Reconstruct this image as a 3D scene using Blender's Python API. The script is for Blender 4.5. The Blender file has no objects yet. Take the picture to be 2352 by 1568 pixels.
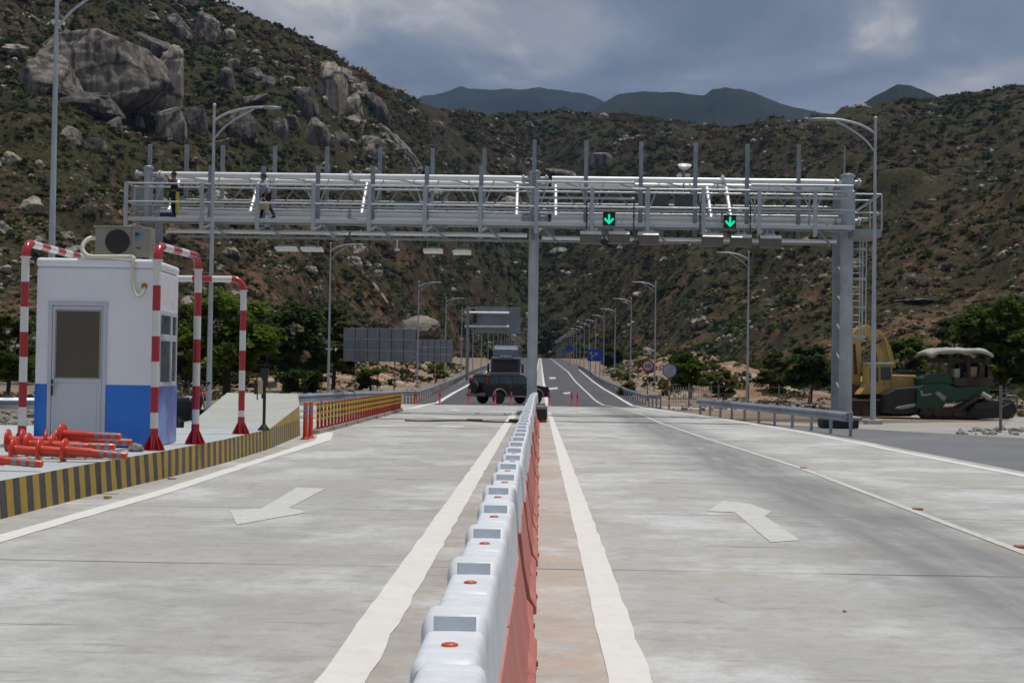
import bpy, math, random
import numpy as np
from mathutils import Vector, Matrix, noise
random.seed(7); RNG = np.random.default_rng(7)
PI = math.pi
SC = bpy.context.scene
COL = SC.collection

# ------------------------------------------------------------ camera, sky, sun, exposure
F = 3300.0                      # focal length in units of the 2352-wide view of the photograph
_r = math.radians(0.8)
_d = Vector((.0194, -.0224, -1)).normalized()
_u = Vector((math.sin(_r), math.cos(_r), 0)); _u = (_u - _d * _u.dot(_d)).normalized()
_x = _d.cross(_u)
CM = Matrix((_x, _d, _u))       # camera axes -> world axes
CAMH = 1.5
cam = bpy.data.cameras.new('camera'); co = bpy.data.objects.new('camera', cam); COL.objects.link(co)
co.matrix_world = Matrix.Translation((0, 0, CAMH)) @ CM.to_4x4()
cam.sensor_width = 36; cam.lens = 36 * F / 2352
cam.clip_start = .1; cam.clip_end = 30000
cam.dof.use_dof = True; cam.dof.focus_distance = 9.0; cam.dof.aperture_fstop = 13
SC.camera = co
SUN_EL, SUN_AZ = 79, 60         # azimuth from +Y towards +X (right of and beyond the scene)
W = bpy.data.worlds.new('World'); SC.world = W; W.use_nodes = True
def n_(t, ty, **k):
    n = t.nodes.new(ty)
    for a, v in k.items():
        if a.startswith('i_'):
            n.inputs[a[2:].replace('_', ' ')].default_value = v
        else: setattr(n, a, v)
    return n
def ramp(t, pts, src, interp='LINEAR'):
    n = t.nodes.new('ShaderNodeValToRGB'); e = n.color_ramp.elements; n.color_ramp.interpolation = interp
    while len(e) < len(pts): e.new(.5)
    for q, (p, c) in zip(e, pts):
        q.position = p; q.color = (c if isinstance(c, tuple) else (c, c, c)) + (1,)
    t.links.new(src, n.inputs[0]); return n.outputs[0]
def mix(t, f, a, b, mode='MIX'):
    n = t.nodes.new('ShaderNodeMix'); n.data_type = 'RGBA'; n.blend_type = mode
    for s, v in ((n.inputs[0], f), (n.inputs[6], a), (n.inputs[7], b)):
        if hasattr(v, 'links') or hasattr(v, 'is_linked'): t.links.new(v, s)
        elif isinstance(v, tuple): s.default_value = v + (1,)
        else: s.default_value = v
    return n.outputs[2]
def math_(t, op, a, b=None, c=None, clamp=False):
    n = t.nodes.new('ShaderNodeMath'); n.operation = op; n.use_clamp = clamp
    for s, v in zip(n.inputs, (a, b, c)):
        if v is None: continue
        if hasattr(v, 'is_linked'): t.links.new(v, s)
        else: s.default_value = v
    return n.outputs[0]
def noise_(t, vec, scale, detail=6, rough=.55, mapscale=None, loc=None, dist=0, out='Fac'):
    if mapscale or loc:
        m = n_(t, 'ShaderNodeMapping')
        if mapscale: m.inputs['Scale'].default_value = mapscale
        if loc: m.inputs['Location'].default_value = loc
        t.links.new(vec, m.inputs['Vector']); vec = m.outputs[0]
    n = n_(t, 'ShaderNodeTexNoise'); n.inputs['Scale'].default_value = scale
    n.inputs['Detail'].default_value = detail; n.inputs['Roughness'].default_value = rough
    n.inputs['Distortion'].default_value = dist
    t.links.new(vec, n.inputs['Vector']); return n.outputs[out]
t = W.node_tree; bg = t.nodes['Background']
sky = n_(t, 'ShaderNodeTexSky', sky_type='NISHITA', sun_disc=False)
sky.sun_elevation = math.radians(SUN_EL); sky.sun_rotation = math.radians(SUN_AZ); sky.dust_density = 2.0
tc = n_(t, 'ShaderNodeTexCoord').outputs['Generated']
c1 = noise_(t, tc, 5.2, 7, .52, (1, 1, 2.6), (3.3, 1.2, .62), .35)
c2 = noise_(t, tc, 15, 8, .6, (1, 1, 1.5), (1.7, 4.2, .3), .5)
c3 = noise_(t, tc, 2.0, 4, .5, (1, 1, 3), (7.1, 2, .8))
cover = ramp(t, [(.30, .55), (.50, .97)], c3)
base = ramp(t, [(.36, (1.6, 2.1, 2.9)), (.47, (2.3, 2.8, 3.7)), (.56, (3.6, 3.85, 4.35)), (.66, (5.4, 5.5, 5.8))], c1)
puff = ramp(t, [(.53, (0, 0, 0)), (.70, (1, 1, 1))], c2)
puffm = mix(t, ramp(t, [(.49, 0.0), (.60, 1.0)], c1), (0, 0, 0), puff)
clouds = mix(t, math_(t, 'MULTIPLY', puffm, .6), base, (8.3, 8.1, 8.2))
skyd = mix(t, 1.0, sky.outputs[0], (.42, .42, .42), 'MULTIPLY')
t.links.new(mix(t, cover, skyd, clouds), bg.inputs['Color']); bg.inputs['Strength'].default_value = .092
sun = bpy.data.lights.new('sun', 'SUN'); sun.energy = 3.2; sun.angle = math.radians(.5); sun.color = (1, .955, .9)
so = bpy.data.objects.new('sun', sun); COL.objects.link(so)
_e, _a = math.radians(SUN_EL), math.radians(SUN_AZ)
so.rotation_euler = Vector((math.sin(_a) * math.cos(_e), math.cos(_a) * math.cos(_e), math.sin(_e))).to_track_quat('Z', 'Y').to_euler()
so.location = (0, 0, 60)
SC.view_settings.view_transform = 'Standard'; SC.view_settings.look = 'None'
SC.view_settings.exposure = 0.0; SC.view_settings.gamma = 1
SC.cycles.volume_bounces = 0; SC.cycles.max_bounces = 6; SC.cycles.diffuse_bounces = 3

HAZE = 3.4e-5
# ------------------------------------------------------------ survey helpers
PROF = [(-200, 0), (55, 0), (72, -.15), (88, -.37), (105, -.3), (119, -.16), (150, .1), (200, .6), (313, 2.3), (500, 5.2), (700, 8.4), (970, 12), (1100, 12.7), (1300, 12), (1600, 5), (5000, 0)]
_PX, _PZ = [p[0] for p in PROF], [p[1] for p in PROF]
def zr(Y): return float(np.interp(Y, _PX, _PZ))
def ray(px, py):
    w = CM @ Vector(((px - 1176) / F, -(py - 784) / F, -1)); return w / w.y
def G(px, py, h=0.0):           # where a sight line of the photograph meets the ground (or h above it)
    r = ray(px, py); Y = 1.0
    while Y < 1400:
        if CAMH + r.z * Y <= zr(Y) + h: break
        Y += .03 + Y * .0008
    return Vector((r.x * Y, Y, zr(Y) + h))
def P(px, py, Y):               # the point on that sight line at distance Y
    r = ray(px, py); return Vector((r.x * Y, Y, CAMH + r.z * Y))
def XZ(px, py, Y): p = P(px, py, Y); return p.x, p.z

# ------------------------------------------------------------ mesh builder
class MB:
    def __init__(s): s.v, s.f, s.sm, s.uv = [], [], [], None
    def add(s, vs, fs, smooth=False):
        o = len(s.v); s.v += [tuple(v) for v in vs]; s.f += [tuple(i + o for i in f) for f in fs]; s.sm += [smooth] * len(fs); return s
    def box(s, c, size, rot=None):
        x, y, z = size[0] / 2, size[1] / 2, size[2] / 2
        vs = [Vector((a * x, b * y, d * z)) for d in (-1, 1) for a, b in ((-1, -1), (1, -1), (1, 1), (-1, 1))]
        if rot is not None: vs = [rot @ v for v in vs]
        c = Vector(c)
        return s.add([v + c for v in vs], [(3, 2, 1, 0), (4, 5, 6, 7), (0, 1, 5, 4), (1, 2, 6, 5), (2, 3, 7, 6), (3, 0, 4, 7)])
    def tube(s, pts, r, n=10, caps=True, smooth=True):
        pts = [Vector(p) for p in pts]; rs = r if isinstance(r, (list, tuple)) else [r] * len(pts)
        vs, prev = [], None
        for i, p in enumerate(pts):
            d = (pts[min(i + 1, len(pts) - 1)] - pts[max(i - 1, 0)]).normalized()
            if prev is None: a = Vector((0, 0, 1)) if abs(d.z) < .9 else Vector((1, 0, 0))
            else: a = prev
            a = (a - d * a.dot(d)).normalized(); prev = a; b = d.cross(a)
            for k in range(n):
                q = 2 * PI * k / n; vs.append(p + (a * math.cos(q) + b * math.sin(q)) * rs[i])
        fs = [(i * n + k, i * n + (k + 1) % n, (i + 1) * n + (k + 1) % n, (i + 1) * n + k) for i in range(len(pts) - 1) for k in range(n)]
        s.add(vs, fs, smooth)
        if caps:
            s.add(vs[:n], [tuple(range(n))[::-1]]); s.add(vs[-n:], [tuple(range(n))])
        return s
    def lathe(s, prof, c=(0, 0, 0), n=16, rot=None, smooth=True):   # prof: (r, z)
        c = Vector(c); vs = []
        for r, z in prof:
            for k in range(n):
                v = Vector((r * math.cos(2 * PI * k / n), r * math.sin(2 * PI * k / n), z))
                vs.append((rot @ v if rot else v) + c)
        m = len(prof)
        s.add(vs, [(i * n + k, i * n + (k + 1) % n, (i + 1) * n + (k + 1) % n, (i + 1) * n + k) for i in range(m - 1) for k in range(n)], smooth)
        s.add(vs[:n], [tuple(range(n))[::-1]]); s.add(vs[-n:], [tuple(range(n))]); return s
    def ball(s, c, r, n=10):
        c = Vector(c); R = r if isinstance(r, (tuple, list)) else (r, r, r); vs = []
        for i in range(1, n // 2 + 2):
            a = PI * (i - .5) / (n // 2 + 1)
            for k in range(n): vs.append((c.x + R[0] * math.sin(a) * math.cos(2 * PI * k / n), c.y + R[1] * math.sin(a) * math.sin(2 * PI * k / n), c.z + R[2] * math.cos(a)))
        m = n // 2 + 1
        s.add(vs, [(i * n + k, (i + 1) * n + k, (i + 1) * n + (k + 1) % n, i * n + (k + 1) % n) for i in range(m - 1) for k in range(n)] + [tuple(range(n)), tuple(range((m - 1) * n, m * n))[::-1]], True)
        return s
    def prism(s, poly, a, b, axis='y', smooth=False):   # poly in (x,z) for y, (y,z) for x, (x,y) for z
        def m(p, q): return (p[0], q, p[1]) if axis == 'y' else (q, p[0], p[1]) if axis == 'x' else (p[0], p[1], q)
        n = len(poly); vs = [m(p, a) for p in poly] + [m(p, b) for p in poly]
        return s.add(vs, [tuple(range(n)), tuple(range(n, 2 * n))[::-1]] + [(i, i + n, (i + 1) % n + n, (i + 1) % n) for i in range(n)], smooth)
    def xf(s, M): s.v = [tuple(M @ Vector(v)) for v in s.v]; return s
    def build(s, name, m, parent=None, bevel=0, seg=2, local=False):
        off = Vector((0, 0, 0)) if (parent is None or local) else world_of(parent)
        me = bpy.data.meshes.new(name); me.from_pydata([tuple(Vector(v) - off) for v in s.v], [], s.f)
        me.polygons.foreach_set('use_smooth', s.sm)
        if s.uv is not None:
            l = me.uv_layers.new(name='UVMap')
            for i, lp in enumerate(me.loops): l.data[i].uv = s.uv[lp.vertex_index]
        me.materials.append(m); me.update()
        o = bpy.data.objects.new(name, me); COL.objects.link(o)
        if parent: o.parent = parent
        if bevel:
            b = o.modifiers.new('Bevel', 'BEVEL'); b.width = bevel; b.segments = seg; b.limit_method = 'ANGLE'; b.harden_normals = False
        return o
def world_of(o):
    v = Vector(o.location)
    while o.parent: o = o.parent; v = v + Vector(o.location)
    return v
def tag(o, label=None, cat=None, group=None, kind=None):
    if label: o['label'] = label
    if cat: o['category'] = cat
    if group: o['group'] = group
    if kind: o['kind'] = kind
    return o
def thing(name, loc, label, cat, group=None):
    o = bpy.data.objects.new(name, None); COL.objects.link(o); o.location = loc; o.empty_display_size = .2
    return tag(o, label, cat, group)
def dup(root, loc, label=None, rz=None, sc=None):
    r = root.copy(); COL.objects.link(r); r.location = loc
    if label: r['label'] = label
    if rz is not None: r.rotation_euler = (0, 0, rz)
    if sc is not None: r.scale = (sc, sc, sc)
    for ch in list(root.children):
        c = ch.copy(); COL.objects.link(c); c.parent = r
        for g in ch.children:
            d = g.copy(); COL.objects.link(d); d.parent = c
    return r
ORD = ['first', 'second', 'third', 'fourth', 'fifth', 'sixth', 'seventh', 'eighth', 'ninth', 'tenth', 'eleventh', 'twelfth', 'thirteenth', 'fourteenth', 'fifteenth', 'sixteenth', 'seventeenth', 'eighteenth', 'nineteenth', 'twentieth']
def ordn(i):
    if i < 20: return ORD[i]
    tens = {2: 'twenty', 3: 'thirty', 4: 'forty'}[(i + 1) // 10]
    return tens + '-' + ORD[(i + 1) % 10 - 1] if (i + 1) % 10 else tens[:-1] + 'ieth'

# ------------------------------------------------------------ materials
def mat(name, col, rough=.5, metal=0, var=.12, vs=3, bump=0, bs=40, coat=0, dirt=None):
    m = bpy.data.materials.new(name); m.use_nodes = True; t = m.node_tree; b = t.nodes['Principled BSDF']
    tc = n_(t, 'ShaderNodeTexCoord').outputs['Object']
    f = noise_(t, tc, vs, 6, .6)
    lo = tuple(c * (1 - var) for c in col); hi = tuple(min(1, c * (1 + var)) for c in col)
    c = ramp(t, [(.35, lo), (.65, hi)], f)
    if dirt:
        g = noise_(t, tc, vs * 1.7, 8, .7, (1, 1, .35), (3, 1, 2))
        c = mix(t, ramp(t, [(.52, 0.0), (.72, dirt[1])], g), c, dirt[0])
    t.links.new(c, b.inputs['Base Color']); b.inputs['Metallic'].default_value = metal
    r = ramp(t, [(.3, max(0, rough - .07)), (.7, min(1, rough + .07))], noise_(t, tc, vs * 3, 4, .6)); t.links.new(r, b.inputs['Roughness'])
    if coat: b.inputs['Coat Weight'].default_value = coat
    if bump:
        bn = n_(t, 'ShaderNodeBump'); bn.inputs['Strength'].default_value = bump; bn.inputs['Distance'].default_value = .01
        t.links.new(noise_(t, tc, bs, 5, .6), bn.inputs['Height']); t.links.new(bn.outputs[0], b.inputs['Normal'])
    return m
BR = (.16, .12, .09)
M = dict(
    galv=mat('galvanised_steel', (.40, .44, .475), .42, .35, .12, 1.5, dirt=((.22, .24, .26), .5)),
    galvl=mat('light_galvanised_tube', (.50, .53, .55), .38, .3, .05, 1),
    galvd=mat('dull_galvanised_steel', (.25, .285, .32), .55, .3, .15, 2),
    whitepipe=mat('bright_galvanised_pipe', (.78, .80, .80), .34, .25, .04, .6, dirt=((.55, .56, .55), .3)),
    rail=mat('guardrail_zinc', (.27, .31, .36), .5, .35, .15, 1.2, dirt=((.16, .15, .14), .5)),
    white=mat('white_plastic', (.66, .69, .73), .5, 0, .04, 3, dirt=((.46, .43, .38), .5)),
    redp=mat('sunlit_red_plastic', (.50, .17, .14), .6, 0, .15, 3.5, dirt=((.42, .27, .23), .9)),  # pinker tone imitates sunlight coming through the translucent red plastic
    patch=mat('grey_reflective_patch', (.62, .68, .74), .4, 0, .06, 30),
    dot=mat('red_plug', (.55, .08, .04), .4),
    red=mat('red_paint', (.36, .012, .018), .28, 0, .08, 4, coat=.5),
    cream=mat('white_paint', (.66, .66, .63), .3, 0, .05, 4, coat=.3, dirt=((.45, .43, .38), .3)),
    boothw=mat('white_booth_panel', (.76, .78, .83), .32, 0, .03, 1.2, dirt=((.55, .57, .62), .3)),
    blue=mat('blue_booth_panel', (.003, .17, .66), .3, 0, .06, 1.5, coat=.3),
    
    door=mat('grey_white_door', (.50, .54, .60), .4, 0, .03, 1.5),
    brownglass=mat('brown_tinted_glass', (.085, .068, .052), .2, 0, .05, 2),
    glass=mat('dark_glass', (.030, .045, .048), .08, 0, .2, 2),
    black=mat('black_metal', (.015, .015, .014), .5),
    dark=mat('dark_rubber', (.018, .018, .018), .75, 0, .2, 6),
    acw=mat('ivory_enamel', (.25, .245, .205), .45, 0, .05, 2, dirt=((.17, .16, .13), .4)),
    acd=mat('dark_grille', (.025, .026, .025), .6),
    lag=mat('cream_pipe_lagging', (.62, .60, .50), .8, 0, .1, 9, .3, 40),
    cyan=mat('light_blue_decal', (.02, .24, .42), .4), tan=mat('tan_card', (.42, .33, .20), .8, 0, .12, 8),
    orange=mat('orange_red_plastic', (.56, .045, .018), .35, 0, .08, 4, coat=.2),
    silver=mat('silver_reflective_band', (.24, .26, .28), .35, .2),
    ypost=mat('yellow_green_reflector', (.48, .46, .02), .45), rpost=mat('dark_red_plastic', (.40, .018, .018), .45, 0, .1, 3),
    stone=mat('grey_stone', (.24, .23, .20), .9, 0, .3, 6, .8, 8),
    conc=mat('old_concrete', (.36, .35, .32), .85, 0, .15, 1.5, .4, 20, dirt=((.2, .18, .15), .5)),
    curbtop=mat('island_concrete', (.40, .43, .44), .85, 0, .06, .8, .2, 30, dirt=((.30, .30, .29), .4)),
    ramp=mat('smooth_concrete', (.37, .38, .35), .85, 0, .06, .8, .15, 20),
    ocher=mat('ochre_paint', (.36, .25, .07), .6, 0, .1, 2),
    
    signback=mat('sign_back_aluminium', (.22, .24, .28), .55, .2, .15, .8),
    signgreen=mat('grey_green_panel', (.065, .08, .08), .5, 0, .1, 1),
    bluesign=mat('blue_sign_face', (.006, .04, .30), .4), wsign=mat('white_sign_face', (.42, .44, .50), .4), rsign=mat('red_sign_ring', (.30, .01, .02), .4),
    suv=mat('black_car_paint', (.004, .004, .006), .5, 0, .1, 2), trim=mat('grey_brown_trim', (.16, .15, .13), .5), tail=mat('red_lens', (.35, .01, .02), .2),
    hub=mat('wheel_alloy', (.22, .22, .23), .4, .5), truck=mat('dark_blue_truck_paint', (.028, .038, .062), .3, 0, .1, 1, coat=.3), defl=mat('grey_blue_fairing', (.075, .09, .135), .4),
    yellow=mat('yellow_machine_paint', (.50, .34, .10), .5, 0, .15, 1, dirt=((.16, .10, .04), .6)),
    track=mat('muddy_track_steel', (.045, .033, .024), .85, 0, .4, 3, .6, 12), green=mat('green_machine_paint', (.004, .055, .026), .45, 0, .2, 1, dirt=((.01, .02, .015), .6)),
    canopy=mat('dusty_white_canopy', (.36, .355, .31), .7, 0, .08, 1, dirt=((.16, .15, .12), .7)), rust=mat('rusty_machine_steel', (.055, .035, .026), .8, 0, .4, 3),
    bark=mat('bark', (.05, .038, .028), .95, 0, .3, 4),
    skin=mat('brown_skin', (.20, .10, .065), .6), hair=mat('black_hair', (.008, .007, .007), .7), shirt=mat('pale_blue_shirt', (.30, .34, .52), .8, 0, .1, 8), vest=mat('blue_vest', (.05, .08, .28), .8),
    darkshirt=mat('navy_black_cloth', (.010, .010, .022), .9), trous=mat('dark_trousers', (.014, .018, .026), .9), ycloth=mat('yellow_cloth', (.45, .42, .02), .8),
    lampw=mat('white_enamel', (.72, .72, .70), .35), fence=mat('weathered_fence_wire', (.16, .15, .14), .8),
    bluebox=mat('navy_blue_board', (.01, .02, .12), .5),
)
def emis(name, col, s):
    m = bpy.data.materials.new(name); m.use_nodes = True; b = m.node_tree.nodes['Principled BSDF']
    b.inputs['Base Color'].default_value = (0, .05, .03, 1); b.inputs['Emission Color'].default_value = col + (1,); b.inputs['Emission Strength'].default_value = s; return m
M['led'] = emis('lit_green_arrow', (0.0, .80, .42), 1.0)

def paint_line(name, col, wear):
    m = bpy.data.materials.new(name); m.use_nodes = True; t = m.node_tree; b = t.nodes['Principled BSDF']
    tc = n_(t, 'ShaderNodeTexCoord').outputs['Object']
    c = ramp(t, [(.3, tuple(x * .92 for x in col)), (.7, col)], noise_(t, tc, 2.5, 6, .6))
    w = noise_(t, tc, 9, 9, .72, (1, .6, 1))
    c = mix(t, ramp(t, [(.48, 0.0), (.70, wear)], w), c, (.36, .35, .32))
    t.links.new(c, b.inputs['Base Color']); b.inputs['Roughness'].default_value = .75; return m
M['line'] = paint_line('thermoplastic_white', (.68, .67, .63), .22)
M['lineworn'] = paint_line('worn_white_paint', (.55, .54, .50), 1.0)
M['arrow'] = paint_line('faded_arrow_paint', (.54, .54, .51), .55)
M['yline'] = paint_line('worn_yellow_paint', (.46, .38, .18), 1.0)

def stripe_mat(name, a, b_, period, slant, fade=0):        # uv: u metres along, v metres up
    m = bpy.data.materials.new(name); m.use_nodes = True; t = m.node_tree; b = t.nodes['Principled BSDF']
    uv = n_(t, 'ShaderNodeTexCoord').outputs['UV']; s = n_(t, 'ShaderNodeSeparateXYZ'); t.links.new(uv, s.inputs[0])
    q = math_(t, 'ADD', s.outputs[0], math_(t, 'MULTIPLY', s.outputs[1], slant))
    q = math_(t, 'FRACT', math_(t, 'DIVIDE', q, period)); k = ramp(t, [(.47, 0.0), (.5, 1.0), (.97, 1.0), (1.0, 0.0)], q)
    tc = n_(t, 'ShaderNodeTexCoord').outputs['Object']; f = noise_(t, tc, 5, 8, .7)
    ca = ramp(t, [(.35, tuple(x * .8 for x in a)), (.7, a)], f); cb = ramp(t, [(.35, b_), (.75, tuple(x * 1.8 + .01 for x in b_))], f)
    c = mix(t, k, ca, cb)
    c = mix(t, ramp(t, [(.60, 0.0), (.78, .5)], noise_(t, tc, 14, 6, .7)), c, (.30, .28, .24))
    t.links.new(c, b.inputs['Base Color']); b.inputs['Roughness'].default_value = .6; return m
M['haz1'] = stripe_mat('yellow_black_stripes_left', (.42, .28, .035), (.035, .035, .038), .36, .10)
M['haz2'] = stripe_mat('yellow_black_stripes_right', (.42, .28, .045), (.05, .046, .04), .36, -.10)
def band_mat(name, red, white, period, off):
    m = bpy.data.materials.new(name); m.use_nodes = True; t = m.node_tree; b = t.nodes['Principled BSDF']
    uv = n_(t, 'ShaderNodeTexCoord').outputs['UV']; s = n_(t, 'ShaderNodeSeparateXYZ'); t.links.new(uv, s.inputs[0])
    q = math_(t, 'FRACT', math_(t, 'DIVIDE', math_(t, 'ADD', s.outputs[0], off), period)); k = ramp(t, [(0, 0.0), (.5, 1.0)], q, 'CONSTANT')
    t.links.new(mix(t, k, red, white), b.inputs['Base Color']); b.inputs['Roughness'].default_value = .28; b.inputs['Coat Weight'].default_value = .4; return m
M['band'] = band_mat('red_white_bands', (.36, .012, .018), (.64, .64, .62), .70, 0)
M['bandsm'] = band_mat('thin_red_white_bands', (.28, .012, .018), (.45, .45, .44), .5, 0)

# side of the booth: white above, washed blue film below, purple sheen
def film_mat():
    m = bpy.data.materials.new('blotchy_blue_film'); m.use_nodes = True; t = m.node_tree; b = t.nodes['Principled BSDF']
    tc = n_(t, 'ShaderNodeTexCoord').outputs['Object']; f = noise_(t, tc, 2.2, 5, .6, (1, 1, .7))
    t.links.new(ramp(t, [(.36, (.02, .06, .42)), (.5, (.06, .15, .55)), (.66, (.10, .28, .62))], f), b.inputs['Base Color']); b.inputs['Roughness'].default_value = .25; return m
M['film'] = film_mat()

# ------------------------------------------------------------ ground materials
def ground_mat(name, stops, rough=.92, scale=.35, bump=.5, extra=None):
    m = bpy.data.materials.new(name); m.use_nodes = True; t = m.node_tree; b = t.nodes['Principled BSDF']
    geo = n_(t, 'ShaderNodeNewGeometry').outputs['Position']
    f1 = noise_(t, geo, scale, 9, .62); f2 = noise_(t, geo, scale * 14, 6, .65)
    c = ramp(t, stops, math_(t, 'ADD', math_(t, 'MULTIPLY', f1, .7), math_(t, 'MULTIPLY', f2, .3)))
    if extra: c = extra(t, geo, c)
    t.links.new(c, b.inputs['Base Color']); b.inputs['Roughness'].default_value = rough; b.inputs['Specular IOR Level'].default_value = .12 if rough > .94 else .4
    bn = n_(t, 'ShaderNodeBump'); bn.inputs['Strength'].default_value = bump; bn.inputs['Distance'].default_value = .006
    t.links.new(noise_(t, geo, 45, 6, .7), bn.inputs['Height']); t.links.new(bn.outputs[0], b.inputs['Normal']); return m
def band(t, x, c, w, soft):      # 1 near x==c
    d = math_(t, 'ABSOLUTE', math_(t, 'SUBTRACT', x, c)); return math_(t, 'SUBTRACT', 1.0, math_(t, 'DIVIDE', math_(t, 'SUBTRACT', d, w), soft, None, True), None, True)
def conc_extra(t, geo, c):
    s = n_(t, 'ShaderNodeSeparateXYZ'); t.links.new(geo, s.inputs[0]); x, y = s.outputs[0], s.outputs[1]
    # pale laitance patches and darker trowelled streaks running across the lanes
    st = noise_(t, geo, .55, 9, .66, (.8, .7, 1)); c = mix(t, ramp(t, [(.48, 0.0), (.60, .9)], st), c, (.53, .54, .535))
    st2 = noise_(t, geo, .9, 9, .7, (.7, .8, 1), (4, 2, 0)); c = mix(t, ramp(t, [(.53, 0.0), (.69, .75)], st2), c, (.275, .27, .245))
    st3 = noise_(t, geo, 5.5, 9, .78, (.8, 1.0, 1), (14, 2, 0)); c = mix(t, ramp(t, [(.49, .0), (.66, .6)], st3), c, (.27, .26, .235))
    st4 = noise_(t, geo, 2.2, 7, .7, (.22, 2.6, 1), (24, 2, 0)); c = mix(t, ramp(t, [(.60, .0), (.69, .75)], st4), c, (.17, .165, .15))
    sp = noise_(t, geo, 34, 3, .6); c = mix(t, ramp(t, [(.58, 0.0), (.72, .35)], sp), c, (.20, .195, .18))
    # tyre-darkened wheel track on the right lane
    wob = math_(t, 'MULTIPLY', math_(t, 'SUBTRACT', noise_(t, geo, .12, 4, .6), .5), 1.6)
    tb = band(t, math_(t, 'ADD', x, wob), 3.45, .35, .9); tn = ramp(t, [(.3, .45), (.6, .85)], noise_(t, geo, 1.5, 6, .6, (2.5, .25, 1)))
    c = mix(t, math_(t, 'MULTIPLY', math_(t, 'MULTIPLY', tb, tn), .95), c, (.17, .17, .172))
    tb2 = band(t, math_(t, 'ADD', x, wob), -2.6, .5, 1.2); c = mix(t, math_(t, 'MULTIPLY', math_(t, 'MULTIPLY', tb2, tn), .28), c, (.24, .235, .22))
    # reddish dust washed along the foot of the barrier
    db = band(t, x, .10, .22, .35); dn = ramp(t, [(.42, .10), (.60, 1.0)], noise_(t, geo, 1.6, 9, .72, (.9, 1.3, 1)))
    dl = band(t, x, -.68, .2, .3)
    c = mix(t, math_(t, 'MULTIPLY', math_(t, 'MULTIPLY', db, dn), .62), c, (.44, .335, .25))
    c = mix(t, math_(t, 'MULTIPLY', math_(t, 'MULTIPLY', dl, dn), .5), c, (.30, .245, .19))
    dr = ramp(t, [(.54, 0.0), (.70, 1.0)], noise_(t, geo, .7, 9, .72, (1, 1, 1), (9, 3, 0)))
    c = mix(t, math_(t, 'MULTIPLY', dr, .35), c, (.40, .31, .22))
    cu = band(t, x, -5.1, .15, .6); c = mix(t, math_(t, 'MULTIPLY', math_(t, 'MULTIPLY', cu, dn), .6), c, (.30, .27, .22))
    # sawn joints every 4.5 m, tarred joint by the gantry
    yy = math_(t, 'ADD', y, math_(t, 'MULTIPLY', noise_(t, geo, .8, 4, .6), .10))
    j = math_(t, 'ABSOLUTE', math_(t, 'SUBTRACT', math_(t, 'FRACT', math_(t, 'DIVIDE', math_(t, 'ADD', yy, .1), 4.5)), .5))
    jm = ramp(t, [(0.0, 1.0), (.0035, .9), (.008, 0.0)], j)
    jn = ramp(t, [(.40, .25), (.6, .9)], noise_(t, geo, .7, 4, .6, (1, .2, 1)))
    c = mix(t, math_(t, 'MULTIPLY', math_(t, 'MULTIPLY', jm, jn), .95), c, (.08, .08, .075))
    tar = band(t, math_(t, 'ADD', y, math_(t, 'MULTIPLY', noise_(t, geo, 1.2, 3, .5), 1.0)), 46.0, .38, .25)
    tarn = ramp(t, [(.38, .15), (.52, 1.0)], noise_(t, geo, 1.1, 6, .7, (1, 1.8, 1)))
    c = mix(t, math_(t, 'MULTIPLY', tar, tarn), c, (.07, .07, .08))
    # finer hairline cracks
    v = n_(t, 'ShaderNodeTexVoronoi', feature='DISTANCE_TO_EDGE'); v.inputs['Scale'].default_value = .42
    mm = n_(t, 'ShaderNodeVectorMath', operation='ADD'); t.links.new(geo, mm.inputs[0]); t.links.new(noise_(t, geo, .9, 5, .6, out='Color'), mm.inputs[1]); t.links.new(mm.outputs[0], v.inputs['Vector'])
    c = mix(t, math_(t, 'MULTIPLY', ramp(t, [(0, 1.0), (.004, .6), (.009, 0.0)], v.outputs['Distance']), ramp(t, [(.55, 0.0), (.62, .5)], noise_(t, geo, .3, 3, .5))), c, (.13, .125, .115))
    return c
M['concrete'] = ground_mat('plaza_concrete', [(.30, (.32, .319, .303)), (.5, (.385, .383, .366)), (.68, (.445, .443, .427))], .88, .5, .35, conc_extra)
def asph_extra(t, geo, c):
    s = n_(t, 'ShaderNodeSeparateXYZ'); t.links.new(geo, s.inputs[0])
    g = noise_(t, geo, 1.0, 6, .6, (.9, .04, 1)); return mix(t, ramp(t, [(.45, 0.0), (.65, .6)], g), c, (.095, .093, .10))
M['asphalt'] = ground_mat('road_asphalt', [(.32, (.058, .058, .066)), (.66, (.082, .082, .092))], .85, .3, .3, asph_extra)
M['apron'] = ground_mat('apron_asphalt', [(.30, (.115, .122, .132)), (.5, (.145, .15, .16)), (.68, (.185, .188, .19))], .85, .35, .3)
M['sand'] = ground_mat('pale_sandy_concrete', [(.30, (.24, .225, .20)), (.66, (.38, .36, .32))], .92, .6, .4)
M['dirt'] = ground_mat('sandy_dirt', [(.30, (.10, .075, .055)), (.48, (.19, .145, .11)), (.58, (.27, .21, .155)), (.72, (.36, .31, .25))], .95, .18, .8)
M['bank'] = ground_mat('orange_cut_earth', [(.30, (.10, .055, .032)), (.44, (.22, .125, .075)), (.53, (.28, .19, .13)), (.60, (.40, .35, .29))], .95, .30, .9)
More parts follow.
